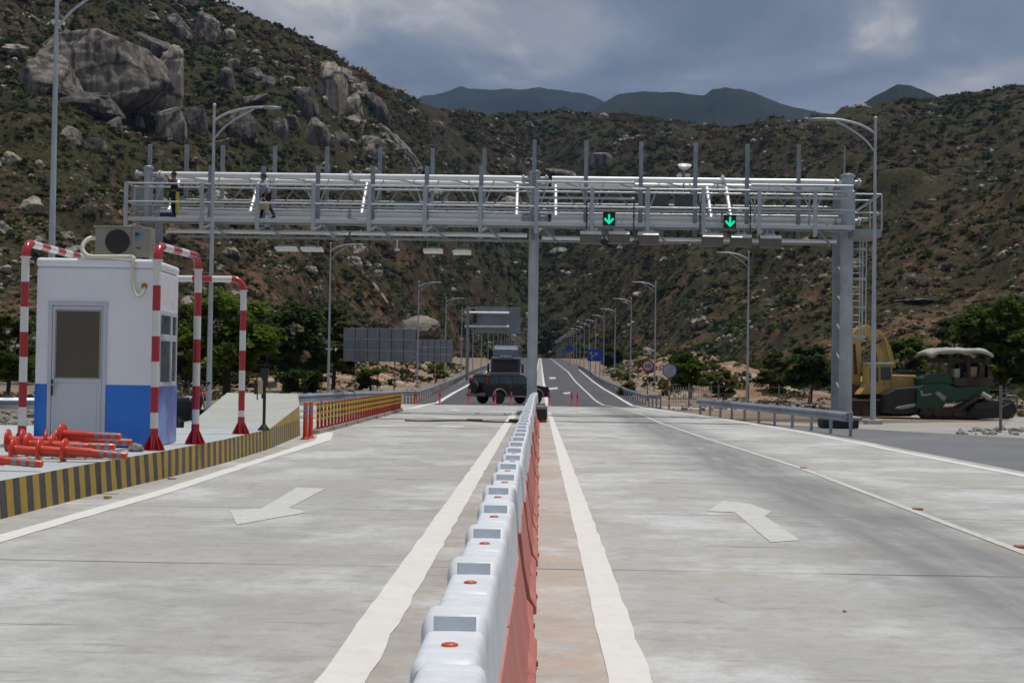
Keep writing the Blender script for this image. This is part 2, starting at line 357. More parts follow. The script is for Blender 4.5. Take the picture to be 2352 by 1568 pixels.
def hill_extra(t, geo, c):
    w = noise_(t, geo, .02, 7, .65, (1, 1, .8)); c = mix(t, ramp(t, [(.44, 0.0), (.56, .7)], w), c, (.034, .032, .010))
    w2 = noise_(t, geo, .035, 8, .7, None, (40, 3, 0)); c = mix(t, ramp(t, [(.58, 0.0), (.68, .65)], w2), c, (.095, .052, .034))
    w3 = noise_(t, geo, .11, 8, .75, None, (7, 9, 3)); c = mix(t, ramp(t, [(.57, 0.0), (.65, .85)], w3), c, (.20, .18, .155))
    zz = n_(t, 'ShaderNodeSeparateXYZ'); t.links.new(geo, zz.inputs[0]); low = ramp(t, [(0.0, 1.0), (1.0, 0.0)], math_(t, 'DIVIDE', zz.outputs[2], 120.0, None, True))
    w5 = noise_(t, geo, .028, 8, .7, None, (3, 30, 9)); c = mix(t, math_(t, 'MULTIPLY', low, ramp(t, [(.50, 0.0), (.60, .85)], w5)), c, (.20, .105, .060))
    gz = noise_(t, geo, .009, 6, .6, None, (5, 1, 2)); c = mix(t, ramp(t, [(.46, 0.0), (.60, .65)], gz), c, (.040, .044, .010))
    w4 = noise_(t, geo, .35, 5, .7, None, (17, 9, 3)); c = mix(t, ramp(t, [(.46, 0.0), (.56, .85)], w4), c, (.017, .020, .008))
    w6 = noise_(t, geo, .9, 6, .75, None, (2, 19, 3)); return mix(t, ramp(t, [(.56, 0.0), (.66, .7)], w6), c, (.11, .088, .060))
M['hill'] = ground_mat('dry_scrub_hillside', [(.32, (.026, .018, .009)), (.5, (.048, .031, .017)), (.66, (.088, .054, .031))], .97, .05, .5, hill_extra)  # dark albedo stands in for cloud shadow lying over the hills
def far_mat(name, a, b):
    return ground_mat(name, [(.35, a), (.65, b)], .97, .004, .2)
M['far'] = far_mat('distant_forest', (.008, .014, .011), (.030, .040, .028))

def rock_mat(name, base, streak):
    m = bpy.data.materials.new(name); m.use_nodes = True; t = m.node_tree; b = t.nodes['Principled BSDF']
    geo = n_(t, 'ShaderNodeNewGeometry').outputs['Position']
    c = ramp(t, [(.3, tuple(x * .55 for x in base)), (.48, base), (.7, tuple(x * 1.35 for x in base))], noise_(t, geo, .12, 9, .68))
    s = noise_(t, geo, .26, 7, .65, (1, 1, .07)); c = mix(t, ramp(t, [(.44, 0.0), (.58, streak)], s), c, (.026, .024, .022))
    vo = n_(t, 'ShaderNodeTexVoronoi', feature='DISTANCE_TO_EDGE'); vo.inputs['Scale'].default_value = .035; ad = n_(t, 'ShaderNodeVectorMath', operation='MULTIPLY_ADD'); t.links.new(noise_(t, geo, .08, 6, .6, out='Color'), ad.inputs[0]); ad.inputs[1].default_value = (12, 12, 12); t.links.new(geo, ad.inputs[2]); t.links.new(ad.outputs[0], vo.inputs['Vector'])
    c = mix(t, ramp(t, [(0, .9), (.03, .4), (.05, 0.0)], vo.outputs['Distance']), c, (.02, .018, .016))
    w = noise_(t, geo, .25, 6, .7, (1, 1, .3), (9, 2, 1)); c = mix(t, ramp(t, [(.57, 0.0), (.7, .5)], w), c, (.17, .12, .085))
    t.links.new(c, b.inputs['Base Color']); b.inputs['Roughness'].default_value = .95
    bn = n_(t, 'ShaderNodeBump'); bn.inputs['Strength'].default_value = 1; bn.inputs['Distance'].default_value = .9
    t.links.new(noise_(t, geo, .35, 8, .7), bn.inputs['Height']); t.links.new(bn.outputs[0], b.inputs['Normal']); return m
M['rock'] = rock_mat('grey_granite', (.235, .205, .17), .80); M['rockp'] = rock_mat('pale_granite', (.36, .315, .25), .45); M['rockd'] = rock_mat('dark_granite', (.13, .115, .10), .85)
def leaf_mat(name):
    m = bpy.data.materials.new(name); m.use_nodes = True; t = m.node_tree; b = t.nodes['Principled BSDF']
    a = n_(t, 'ShaderNodeAttribute', attribute_name='tint'); t.links.new(a.outputs['Color'], b.inputs['Base Color']); b.inputs['Roughness'].default_value = .8
    b.inputs['Specular IOR Level'].default_value = .2
    tr = n_(t, 'ShaderNodeBsdfTranslucent'); t.links.new(a.outputs['Color'], tr.inputs['Color']); mx = n_(t, 'ShaderNodeMixShader'); mx.inputs[0].default_value = .45
    t.links.new(b.outputs[0], mx.inputs[1]); t.links.new(tr.outputs[0], mx.inputs[2]); t.links.new(mx.outputs[0], t.nodes['Material Output'].inputs['Surface'])
    return m
M['leaf'] = leaf_mat('leaves')

# ------------------------------------------------------------ ground sheets
def grid_obj(name, xs, ys, zf, m, kind='structure'):
    xs, ys = list(xs), list(ys); vs = [(x, y, zf(x, y)) for y in ys for x in xs]; n = len(xs)
    fs = [(j * n + i, j * n + i + 1, (j + 1) * n + i + 1, (j + 1) * n + i) for j in range(len(ys) - 1) for i in range(n - 1)]
    mb = MB(); mb.add(vs, fs, True); o = mb.build(name, m); tag(o, kind=kind); return o
YS = [-120, -60, -20, 0, 10, 20, 30, 40, 50, 55, 60, 66, 72, 80, 88, 96, 105, 112, 119, 134, 150, 175, 200, 250, 313, 400, 500, 600, 700, 850, 970, 1100, 1300, 1600, 2200, 3000, 5000, 9000]
XS = [-9000, -4000, -2000, -900, -400, -200, -100, -60, -40, -30, -22, -16, -12, -6, 0, 6, 12, 16, 22, 30, 40, 60, 100, 200, 400, 900, 2000, 4000, 9000]
grid_obj('ground', XS, YS, lambda x, y: zr(y) - .06, M['dirt'])
def interp(tab, v):
    return float(np.interp(v, [a for a, _ in tab], [b for _, b in tab]))
def strip(name, L, R, y0, y1, z, m, step=1.0, wob=0.0, kind='structure', nx=1):
    n = max(2, int((y1 - y0) / step) + 1); mb = MB(); vs = []
    ys = [y0 + (y1 - y0) * i / (n - 1) for i in range(n)]
    ys = sorted(set([round(a, 3) for a in ys] + [p for p in _PX if y0 < p < y1])); n = len(ys)
    for y in ys:
        l, r = (interp(L, y) if isinstance(L, list) else L), (interp(R, y) if isinstance(R, list) else R)
        if wob:
            l += wob * noise.noise(Vector((y * 1.7, 3, 0))) ; r += wob * noise.noise(Vector((y * 1.9, 9, 0)))
        for k in range(nx + 1): vs.append((l + (r - l) * k / nx, y, zr(y) + z))
    w = nx + 1
    mb.add(vs, [(i * w + k, i * w + k + 1, (i + 1) * w + k + 1, (i + 1) * w + k) for i in range(n - 1) for k in range(nx)])
    o = mb.build(name, m); tag(o, kind=kind); return o
REDGE = [(-20, 7.75), (22.9, 7.68), (28.9, 7.5), (34.4, 7.4), (40.1, 7.2), (50.7, 6.4), (60, 5.75), (70, 5.5), (77, 5.5), (110, 6.1), (146, 6.5), (208, 7.45), (327, 8.9), (420, 9.4), (1100, 10)]
LEDGE = [(-20, -13), (55, -6.3), (61, -5.5), (106, -6.9), (167, -8.1), (284, -10.5), (507, -11.6), (1100, -11.6)]
strip('concrete_plaza', [(-20, -13), (60, -13), (66, -9), (75, -7)], [(a, b + .35) for a, b in REDGE], -20, 75, 0, M['concrete'])
strip('asphalt_road', [(a, b - 1.2) for a, b in LEDGE], [(a, b + 1.1) for a, b in REDGE], 75, 1250, -.002, M['asphalt'], 8)
mb = MB(); AP = [(7.6, -20), (26, -20), (26, 34.0), (12.76, 38.1), (9.71, 43.2), (7.4, 45.5), (7.2, 38), (7.3, 29)]
mb.add([(x, y, -.012) for x, y in AP], [tuple(range(len(AP)))]); tag(mb.build('apron', M['apron']), kind='structure')
mb = MB(); SP = [(5.8, 90), (24, 58), (40, 58), (40, 20), (26.2, 20), (26.2, 34.2), (12.8, 38.3), (9.8, 43.4), (7.6, 46)]
mb.add([(x, y, zr(y) - .02) for x, y in SP[:]], [tuple(range(len(SP)))[::-1]]); tag(mb.build('pavement', M['sand']), kind='structure')

def paint(name, pts, m, z=.004, label=None, cat='road marking'):
    mb = MB(); mb.add([(x, y, zr(y) + z) for x, y in pts], [tuple(range(len(pts)))]); o = mb.build(name, m); tag(o, kind='structure'); return o
strip('painted_line', -1.06, -.82, -3, 55.5, .005, M['line'], .35, .03)
strip('painted_line', [(-3, .355), (15, .355), (25, .345), (56, .31)], [(-3, .575), (15, .57), (25, .545), (56, .45)], -3, 56.5, .005, M['line'], .35, .025)
strip('painted_line', [(a, b - .14) for a, b in REDGE], [(a, b + .08) for a, b in REDGE], -10, 330, .005, M['line'], 1, .03)
strip('painted_line', [(-5, -4.78), (12.6, -4.78), (17.4, -4.66), (25, -4.72), (31, -4.82), (35, -5.4)], [(-5, -4.50), (12.6, -4.56), (17.4, -4.44), (25, -4.50), (31, -4.50), (34.6, -4.95), (35, -5.1)], -3, 35, .005, M['line'], .5, .03)
strip('painted_line', [(8, 4.15), (24, 4.28), (35, 3.95), (46, 3.75), (70, 3.95), (96, 3.8), (150, 4.3), (288, 5.5), (930, 6)], [(8, 4.25), (24, 4.4), (35, 4.07), (46, 3.87), (70, 4.09), (96, 3.96), (150, 4.5), (288, 5.8), (930, 6.4)], 8, 900, .006, M['lineworn'], 1, .02)
strip('painted_line', [(a, b - .05) for a, b in LEDGE], [(a, b + .25) for a, b in LEDGE], 58, 900, .006, M['line'], 3)
strip('median_strip', -.45, .38, 90, 1000, .006, M['sand'], 10)
strip('painted_line', .36, .62, 75, 1000, .011, M['line'], 5)
strip('painted_line', -.75, -.5, 75, 1000, .011, M['line'], 5)
def gp(pts): return [(G(*p).x, G(*p).y) for p in pts]
paint('painted_arrow', gp([(682, 1120), (748, 1122), (664, 1167), (706, 1177), (544, 1206), (527, 1172), (601, 1168)]), M['arrow'], .005)
paint('painted_arrow', gp([(1625, 1174), (1661, 1150), (1724, 1158), (1772, 1176), (1757, 1186), (1838, 1242), (1770, 1246), (1687, 1177)][::-1]), M['arrow'], .005)
for q in ([(990, 984), (1020, 976), (1072, 978), (1055, 985), (1030, 987)], [(1028, 942), (1045, 939), (1072, 941), (1050, 945)], [(1300, 999), (1345, 999), (1347, 1003), (1302, 1003)], [(1372, 1000), (1415, 1001), (1420, 1005), (1374, 1004)],
          [(1330, 945), (1350, 945), (1352, 949), (1332, 949)], [(1262, 866), (1276, 866), (1277, 870), (1262, 870)], [(1257, 891), (1280, 889), (1282, 893), (1262, 895)], [(1292, 902), (1308, 900), (1310, 904), (1296, 905)]):
    paint('painted_mark', gp(q), M['lineworn'], .006)
strip('painted_line', -4.6, -1.2, 38.6, 38.95, .006, M['yline'], .1)

# ------------------------------------------------------------ hills
SKYL = [(-700, -380), (-300, -330), (0, -260), (200, -150), (330, -70), (450, 0), (520, 12), (600, 45), (700, 85), (765, 120), (800, 150), (860, 180), (940, 220), (1000, 248), (1080, 258), (1150, 262), (1250, 262), (1290, 255), (1350, 262), (1420, 270), (1500, 275), (1600, 283), (1740, 290), (1830, 285), (1910, 280), (1960, 262), (2050, 240), (2110, 225), (2200, 213), (2260, 205), (2352, 193), (2600, 170), (3000, 150), (3600, 170)]
ST = [(ray(x, y).x, ray(x, y).z) for x, y in SKYL]
ST = [(-1.2, .3), (-.8, .36)] + [s for s in ST if s[0] > -.75] + [(1.2, .12)]
ST.sort()
BASE = [(-1.2, 250), (-.35, 360), (-.25, 390), (-.17, 450), (-.10, 600), (-.05, 850), (-.02, 1000), (0, 1040), (.02, 1000), (.05, 870), (.1, 640), (.17, 460), (.25, 390), (.35, 350), (1.2, 260)]
RIDG = [(-1.2, 950), (-.35, 1050), (-.2, 1100), (-.12, 1250), (-.06, 1480), (0, 1700), (.1, 1700), (.2, 1500), (.35, 1300), (1.2, 1000)]
def hill_z(X, Y):
    tt = X / Y; B = interp(BASE, tt); R = interp(RIDG, tt); e = interp(ST, tt)
    if Y <= B: return zr(Y) - .5
    u = (Y - B) / (R - B); H = CAMH + e * R - zr(R)
    if u <= 1:
        s = u ** 1.12
        h = H * s
        k = min(1, u * 5) * min(1, (1 - u) * 6 + .12)
        h += k * (26 * noise.fractal(Vector((X * .006, Y * .0045, 3)), .9, 2.1, 5) + 11 * noise.noise(Vector((X * .022, Y * .02, 8))) + 4.5 * noise.noise(Vector((X * .07, Y * .06, 5))))
        h += 2.0 * min(1, u * 8) * noise.noise(Vector((X * .05, 2, Y * .03)))
    else:
        h = H * max(0, 1 - (u - 1) * 1.3) + 4 * noise.noise(Vector((X * .03, Y * .03, 1)))
    return zr(Y) - .5 + max(h, 0)
nT, nY = 420, 230
ts = [-.9 + .5 * i / 40 for i in range(40)] + [-.4 + .8 * i / (nT - 80) for i in range(nT - 80)] + [.4 + .5 * i / 39 for i in range(40)]
us = [i / (nY - 31) for i in range(nY - 30)] + [1 + (i + 1) / 30 * .8 for i in range(30)]
vs = []
for uu in us:
    for tt in ts:
        B = interp(BASE, tt) * .97; R = interp(RIDG, tt); Y = B + (R - B) * uu; vs.append((tt * Y, Y, hill_z(tt * Y, Y)))
n = len(ts); mb = MB(); mb.add(vs, [(j * n + i, j * n + i + 1, (j + 1) * n + i + 1, (j + 1) * n + i) for j in range(len(us) - 1) for i in range(n - 1)], True)
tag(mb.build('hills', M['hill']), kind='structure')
def hill_hit(px, py):
    r = ray(px, py); Y = 200.0
    while Y < 2200:
        X = r.x * Y; z = CAMH + r.z * Y
        if z <= hill_z(X, Y): return Vector((X, Y, z))
        Y += 3 + Y * .002
    return None
# far mountains
def mountain(name, pts, Y, depth):
    pts = [(ray(x, y).x * Y, CAMH + ray(x, y).z * Y) for x, y in pts]; x0, x1 = pts[0][0], pts[-1][0]; N = 120; vs = []; m_ = 14
    for i in range(N + 1):
        X = x0 + (x1 - x0) * i / N; H = interp(pts, X)
        for j in range(-m_, m_ + 1):
            k = 1 - abs(j) / m_; nz = noise.fractal(Vector((X * .0012, j * .35, Y * .01)), .9, 2, 4)
            vs.append((X, Y + j / m_ * depth, max(-60, H * k * (1 + .25 * nz * (1 - k)) + H * .012 * noise.fractal(Vector((X * .006, j, 4)), .8, 2, 4) - (1 - k) * 60)))
    w = 2 * m_ + 1; mb = MB(); mb.add(vs, [(i * w + j, (i + 1) * w + j, (i + 1) * w + j + 1, i * w + j + 1) for i in range(N) for j in range(w - 1)], True)
    tag(mb.build(name, M['far']), kind='structure')
mountain('mountain', [(820, 420), (880, 290), (970, 219), (1010, 214), (1060, 203), (1130, 206), (1240, 202), (1300, 206), (1335, 217), (1400, 240), (1500, 290), (1600, 420)], 7500, 1500)
mountain('mountain', [(1180, 500), (1300, 300), (1375, 247), (1420, 222), (1480, 208), (1560, 213), (1620, 217), (1635, 206), (1665, 201), (1700, 205), (1760, 228), (1850, 247), (1910, 268), (2000, 340), (2100, 500)], 5200, 1300)
mountain('mountain', [(1780, 500), (1880, 330), (1935, 266), (1990, 235), (2030, 215), (2060, 197), (2090, 195), (2120, 203), (2160, 220), (2250, 280), (2400, 500)], 3300, 700)

# cut banks beside the road
def bank(name, path, width, height, seed):
    vs = []; ns = 14; pts = [Vector(p) for p in path]; rs = []
    for i in range(len(pts) - 1):
        m_ = max(1, int((pts[i + 1] - pts[i]).length / 1.2))
        rs += [pts[i].lerp(pts[i + 1], k / m_) for k in range(m_)]
    rs.append(pts[-1]); N = len(rs)
    for i, p in enumerate(rs):
        d = (rs[min(i + 1, N - 1)] - rs[max(i - 1, 0)]).normalized(); s_ = Vector((-d.y, d.x, 0)) * (1 if seed % 2 else -1)
        tap = math.sin(PI * min(1, max(0, i / (N - 1)))) ** .5
        for k in range(ns + 1):
            q = p + s_ * width * k / ns; h = height * tap * math.sin(min(1, k / ns * 1.6) * PI / 2) * (1 - max(0, k / ns - .75) * 3.9)
            h *= 1 + .35 * noise.noise(Vector((q.x * .3, q.y * .15, seed))); h += .35 * tap * noise.noise(Vector((q.x, q.y * .6, seed + 4)))
            vs.append((q.x, q.y, zr(q.y) - .08 + max(-.1, h)))
    w = ns + 1; mb = MB(); mb.add(vs, [(i * w + k, (i + 1) * w + k, (i + 1) * w + k + 1, i * w + k + 1) for i in range(N - 1) for k in range(ns)], True)
    return tag(mb.build(name, M['bank']), kind='structure')
BK = []
BK += [bank('cut_bank', [(-17, 128, 0), (-13.5, 150, 0), (-12.8, 175, 0), (-13, 205, 0), (-14.5, 250, 0), (-16.5, 330, 0)], 14, 3.1, 1)]
BK += [bank('cut_bank', [(10.3, 118, 0), (9.8, 145, 0), (10.3, 190, 0), (12.5, 260, 0), (14, 330, 0)], 16, 3.6, 2)]

# ------------------------------------------------------------ scattered scrub and rocks on the hills
def cards(cent, size, tint, n_per, rad, flat=.8, seed=1, name='scrub', shell=.5, aspect=1.0):
    rg = np.random.default_rng(seed); N = len(cent); T = N * n_per
    c = np.repeat(cent, n_per, 0); rr = np.repeat(rad, n_per); sz = np.repeat(size, n_per)
    d = rg.normal(size=(T, 3)); d /= np.linalg.norm(d, axis=1)[:, None]; d[:, 2] = np.abs(d[:, 2]) * 1.0 - .15
    q = (shell + (1 - shell) * rg.random(T)) * rr
    # lumpy outline: each plant has its own lobes
    lob = 1 + .35 * np.sin(d[:, 0] * 3.1 + np.repeat(rg.random(N) * 6.3, n_per)) * np.cos(d[:, 1] * 3.7 + np.repeat(rg.random(N) * 6.3, n_per))
    p = c + d * (q * lob)[:, None] * np.array([1, 1, flat * aspect])
    a = rg.normal(size=(T, 3)); a[:, 2] *= .45; a /= np.linalg.norm(a, axis=1)[:, None]
    nn = rg.normal(size=(T, 3)) * .55 + d * .5 + np.array([0, 0, .75]); b = np.cross(a, nn); b /= np.linalg.norm(b, axis=1)[:, None]
    s1 = (sz * (.6 + .8 * rg.random(T)))[:, None]; s2 = s1 * (.45 + .4 * rg.random(T))[:, None]
    V = np.empty((T, 4, 3)); V[:, 0] = p - a * s1; V[:, 1] = p - b * s2; V[:, 2] = p + a * s1; V[:, 3] = p + b * s2
    me = bpy.data.meshes.new(name); me.vertices.add(T * 4); me.vertices.foreach_set('co', V.reshape(-1).astype(np.float32))
    me.loops.add(T * 4); me.loops.foreach_set('vertex_index', np.arange(T * 4, dtype=np.int32)); me.polygons.add(T)
    me.polygons.foreach_set('loop_start', np.arange(0, T * 4, 4, dtype=np.int32)); me.polygons.foreach_set('loop_total', np.full(T, 4, np.int32))
    at = me.color_attributes.new('tint', 'FLOAT_COLOR', 'CORNER')
    tc_ = np.repeat(tint, n_per, 0) * (.65 + .7 * rg.random(T))[:, None]
    C4 = np.ones((T, 4, 4), np.float32); C4[:, :, :3] = tc_[:, None, :]; at.data.foreach_set('color', C4.reshape(-1))
    me.materials.append(M['leaf']); me.update(); me.validate()
    o = bpy.data.objects.new(name, me); COL.objects.link(o); return o
KIND = np.array([[.036, .053, .012], [.054, .064, .015], [.076, .059, .022], [.084, .052, .026], [.026, .042, .014], [.070, .094, .015]])
cent, rad, tint = [], [], []
rock_pts = []
k = 0
while len(cent) < 27000:
    tt = random.uniform(-.46, .46); uu = random.random() ** 1.15
    B, R = interp(BASE, tt), interp(RIDG, tt); Y = B + (R - B) * uu * 1.01; X = tt * Y
    dn = noise.noise(Vector((X * .012, Y * .009, 20))) + .5 * noise.noise(Vector((X * .05, Y * .04, 2)))
    if dn < -.42 + random.uniform(-.3, .2): continue
    z = hill_z(X, Y); sc = Y / 3300 / 1.0                      # metres per view unit
    r = sc * random.choice([4, 5, 6, 7, 9, 12, 16]) * (1.7 if random.random() < .04 else 1)
    cent.append((X, Y, z + r * .1)); rad.append(min(r, 7.5))
    w = noise.noise(Vector((X * .01, Y * .01, 50))) + random.uniform(-.35, .35) + (.16 if uu < .5 else 0)
    kd = 0 if w > .2 else 1 if w > .02 else 2 if w > -.18 else 3
    if random.random() < .2: kd = 4
    if uu < .25 and random.random() < .25: kd = 5
    tint.append(KIND[kd] * random.uniform(.7, 1.35))
cent, rad, tint = np.array(cent), np.array(rad), np.array(tint)
o = cards(cent, np.minimum(rad * .34, 1.6), tint, 24, rad, .5, 3, 'hillside_scrub', .35); tag(o, 'dry green and brown scrub covering the rocky hills', 'scrub', kind='stuff')
# low tufts filling the ground between the shrubs
N_ = 26000; lt, lu = RNG.uniform(-.44, .44, N_), RNG.random(N_) ** 1.1; cc = []
for a, b in zip(lt, lu):
    B, R = interp(BASE, a), interp(RIDG, a); Y = B + (R - B) * b; cc.append((a * Y, Y, hill_z(a * Y, Y)))
cc = np.array(cc); rr_ = cc[:, 1] / 3300 * RNG.uniform(1.6, 4.2, N_); tn_ = KIND[RNG.choice([0, 1, 2, 3, 3, 2, 5], N_)] * RNG.uniform(.5, 1.4, N_)[:, None]
o = cards(cc, rr_ * .42, tn_, 8, rr_, .5, 5, 'hillside_tufts', .2); tag(o, 'low dry tufts between the shrubs on the hills', 'scrub', kind='stuff')
# small stones, one mesh
ico = [(0, 0, 1), (.894, 0, .447), (.276, .851, .447), (-.724, .526, .447), (-.724, -.526, .447), (.276, -.851, .447), (.724, .526, -.447), (-.276, .851, -.447), (-.894, 0, -.447), (-.276, -.851, -.447), (.724, -.526, -.447), (0, 0, -1)]
icf = [(0, 1, 2), (0, 2, 3), (0, 3, 4), (0, 4, 5), (0, 5, 1), (1, 6, 2), (2, 7, 3), (3, 8, 4), (4, 9, 5), (5, 10, 1), (6, 7, 2), (7, 8, 3), (8, 9, 4), (9, 10, 5), (10, 6, 1), (11, 7, 6), (11, 8, 7), (11, 9, 8), (11, 10, 9), (11, 6, 10)]
def icosub(level):
    v = [Vector(a).normalized() for a in ico]; f = list(icf)
    for _ in range(level):
        cache = {}; nf = []
        def midp(a, b):
            k = (min(a, b), max(a, b))
            if k not in cache: v.append(((v[a] + v[b]) / 2).normalized()); cache[k] = len(v) - 1
            return cache[k]
        for a, b, c in f:
            x, y, z = midp(a, b), midp(b, c), midp(c, a); nf += [(a, x, z), (x, b, y), (z, y, c), (x, y, z)]
        f = nf
    return v, f
I2, F2 = icosub(2)
mb = MB(); c_ = 0
while c_ < 4600:
    tt = random.uniform(-.46, .46); uu = random.random() ** 1.25; B, R = interp(BASE, tt), interp(RIDG, tt); Y = B + (R - B) * uu; X = tt * Y
    dn = noise.noise(Vector((X * .011 + 7, Y * .009, 31))) + .4 * noise.noise(Vector((X * .04, Y * .04, 7)))
    if dn < -.04 + (.14 if tt > 0 and uu > .35 else 0) + random.uniform(-.1, .3): continue
    z = hill_z(X, Y); big = random.random() < (.09 if tt < -.08 else .025)
    r = Y / 3300 * (random.choice([8, 10, 13, 17, 22]) if big else random.choice([2, 2.5, 3, 4, 5, 7])) * random.uniform(.7, 1.2)
    Rm = Matrix.Rotation(random.uniform(0, 6.3), 3, 'Z'); sx, sy, sz_ = r * random.uniform(.8, 1.5), r * random.uniform(.7, 1.2), r * random.uniform(.5, 1.05)
    if big:
        se = random.uniform(0, 99)
        PL = [(Vector((random.gauss(0, 1), random.gauss(0, 1), random.gauss(0, .7))).normalized(), random.uniform(.55, .85)) for _ in range(8)]
        def cut(v):
            for nv, of in PL:
                e_ = v.dot(nv) - of
                if e_ > 0: v = v - nv * e_
            return v
        mb.add([Rm @ Vector((cut(v).x * sx, cut(v).y * sy, cut(v).z * sz_)) * 1.15 * (1 + .35 * noise.fractal(v * 1.4 + Vector((se, 0, 0)), 1, 2, 3)) + Vector((X, Y, z + sz_ * .2)) for v in I2], F2, False)
    else: mb.add([Rm @ Vector((a * sx * random.uniform(.75, 1.2), b * sy * random.uniform(.75, 1.2), c * sz_ * random.uniform(.75, 1.2))) + Vector((X, Y, z + sz_ * .25)) for a, b, c in ico], icf)
    c_ += 1
tag(mb.build('loose_rocks', M['rockp']), 'small pale granite stones strewn over the hillsides', 'rocks', kind='stuff')

# big granite outcrops: px centre, px size, lean (deg), material, label
def icosub(level):
    v = [Vector(a).normalized() for a in ico]; f = list(icf)
    for _ in range(level):
        cache = {}; nf = []
        def midp(a, b):
            k = (min(a, b), max(a, b))
            if k not in cache: v.append(((v[a] + v[b]) / 2).normalized()); cache[k] = len(v) - 1
            return cache[k]
        for a, b, c in f:
            x, y, z = midp(a, b), midp(b, c), midp(c, a); nf += [(a, x, z), (x, b, y), (z, y, c), (x, y, z)]
        f = nf
    return v, f
IV, IF = icosub(4)
def outcrop(cx, cy, w, h, lean, m, label, sharp=.25, dist=None, boxy=.7, bury=.5):
    p = hill_hit(cx, cy + h * .25) if dist is None else P(cx, cy, dist)
    s = p.y / F; c = P(cx, cy, p.y); a, b, d = w / 2 * s, w * .42 * s, h / 2 * s; se = random.uniform(0, 90); vs = []
    Rm = Matrix.Rotation(math.radians(lean), 3, 'Y'); rk = random.Random(int(cx * 7 + cy)); PL = []
    for _ in range(13):
        nv = Vector((rk.gauss(0, 1), rk.gauss(-.3, 1), abs(rk.gauss(0, .6)))).normalized(); PL.append((nv, rk.uniform(.62, .92)))
    for v in IV:
        q = Vector([math.copysign(abs(x) ** boxy, x) for x in v]) ; q = q.lerp(v, .35)
        n1 = noise.fractal(v * 1.1 + Vector((se, 0, 0)), 1.1, 2.1, 4); cell = noise.cell(v * 2.1 + Vector((se, 4, 2)))
        g = noise.noise(Vector((v.x * 7 + se, v.y * 7, v.z * 1.2)))
        k = 1 + sharp * .62 * n1 + .035 * g - .13 * max(0, 1 - abs(noise.noise(Vector((v.x * 1.6 + se, v.y * 1.6, v.z * .9)))) * 14)
        q = q * k
        for nv, of in PL:
            e_ = q.dot(nv) - of
            if e_ > 0: q = q - nv * e_ * .92
        q = q * (1 + .05 * noise.fractal(v * 5 + Vector((se, 1, 0)), .8, 2, 3)) * 1.08
        vs.append(Rm @ Vector((q.x * a, q.y * b, q.z * d)) + c + Vector((0, b * bury, 0)))
    mb = MB(); mb.add(vs, IF, True); o = mb.build('granite_outcrop', m)
    return tag(o, label, 'rock', 'granite outcrops on the hills')
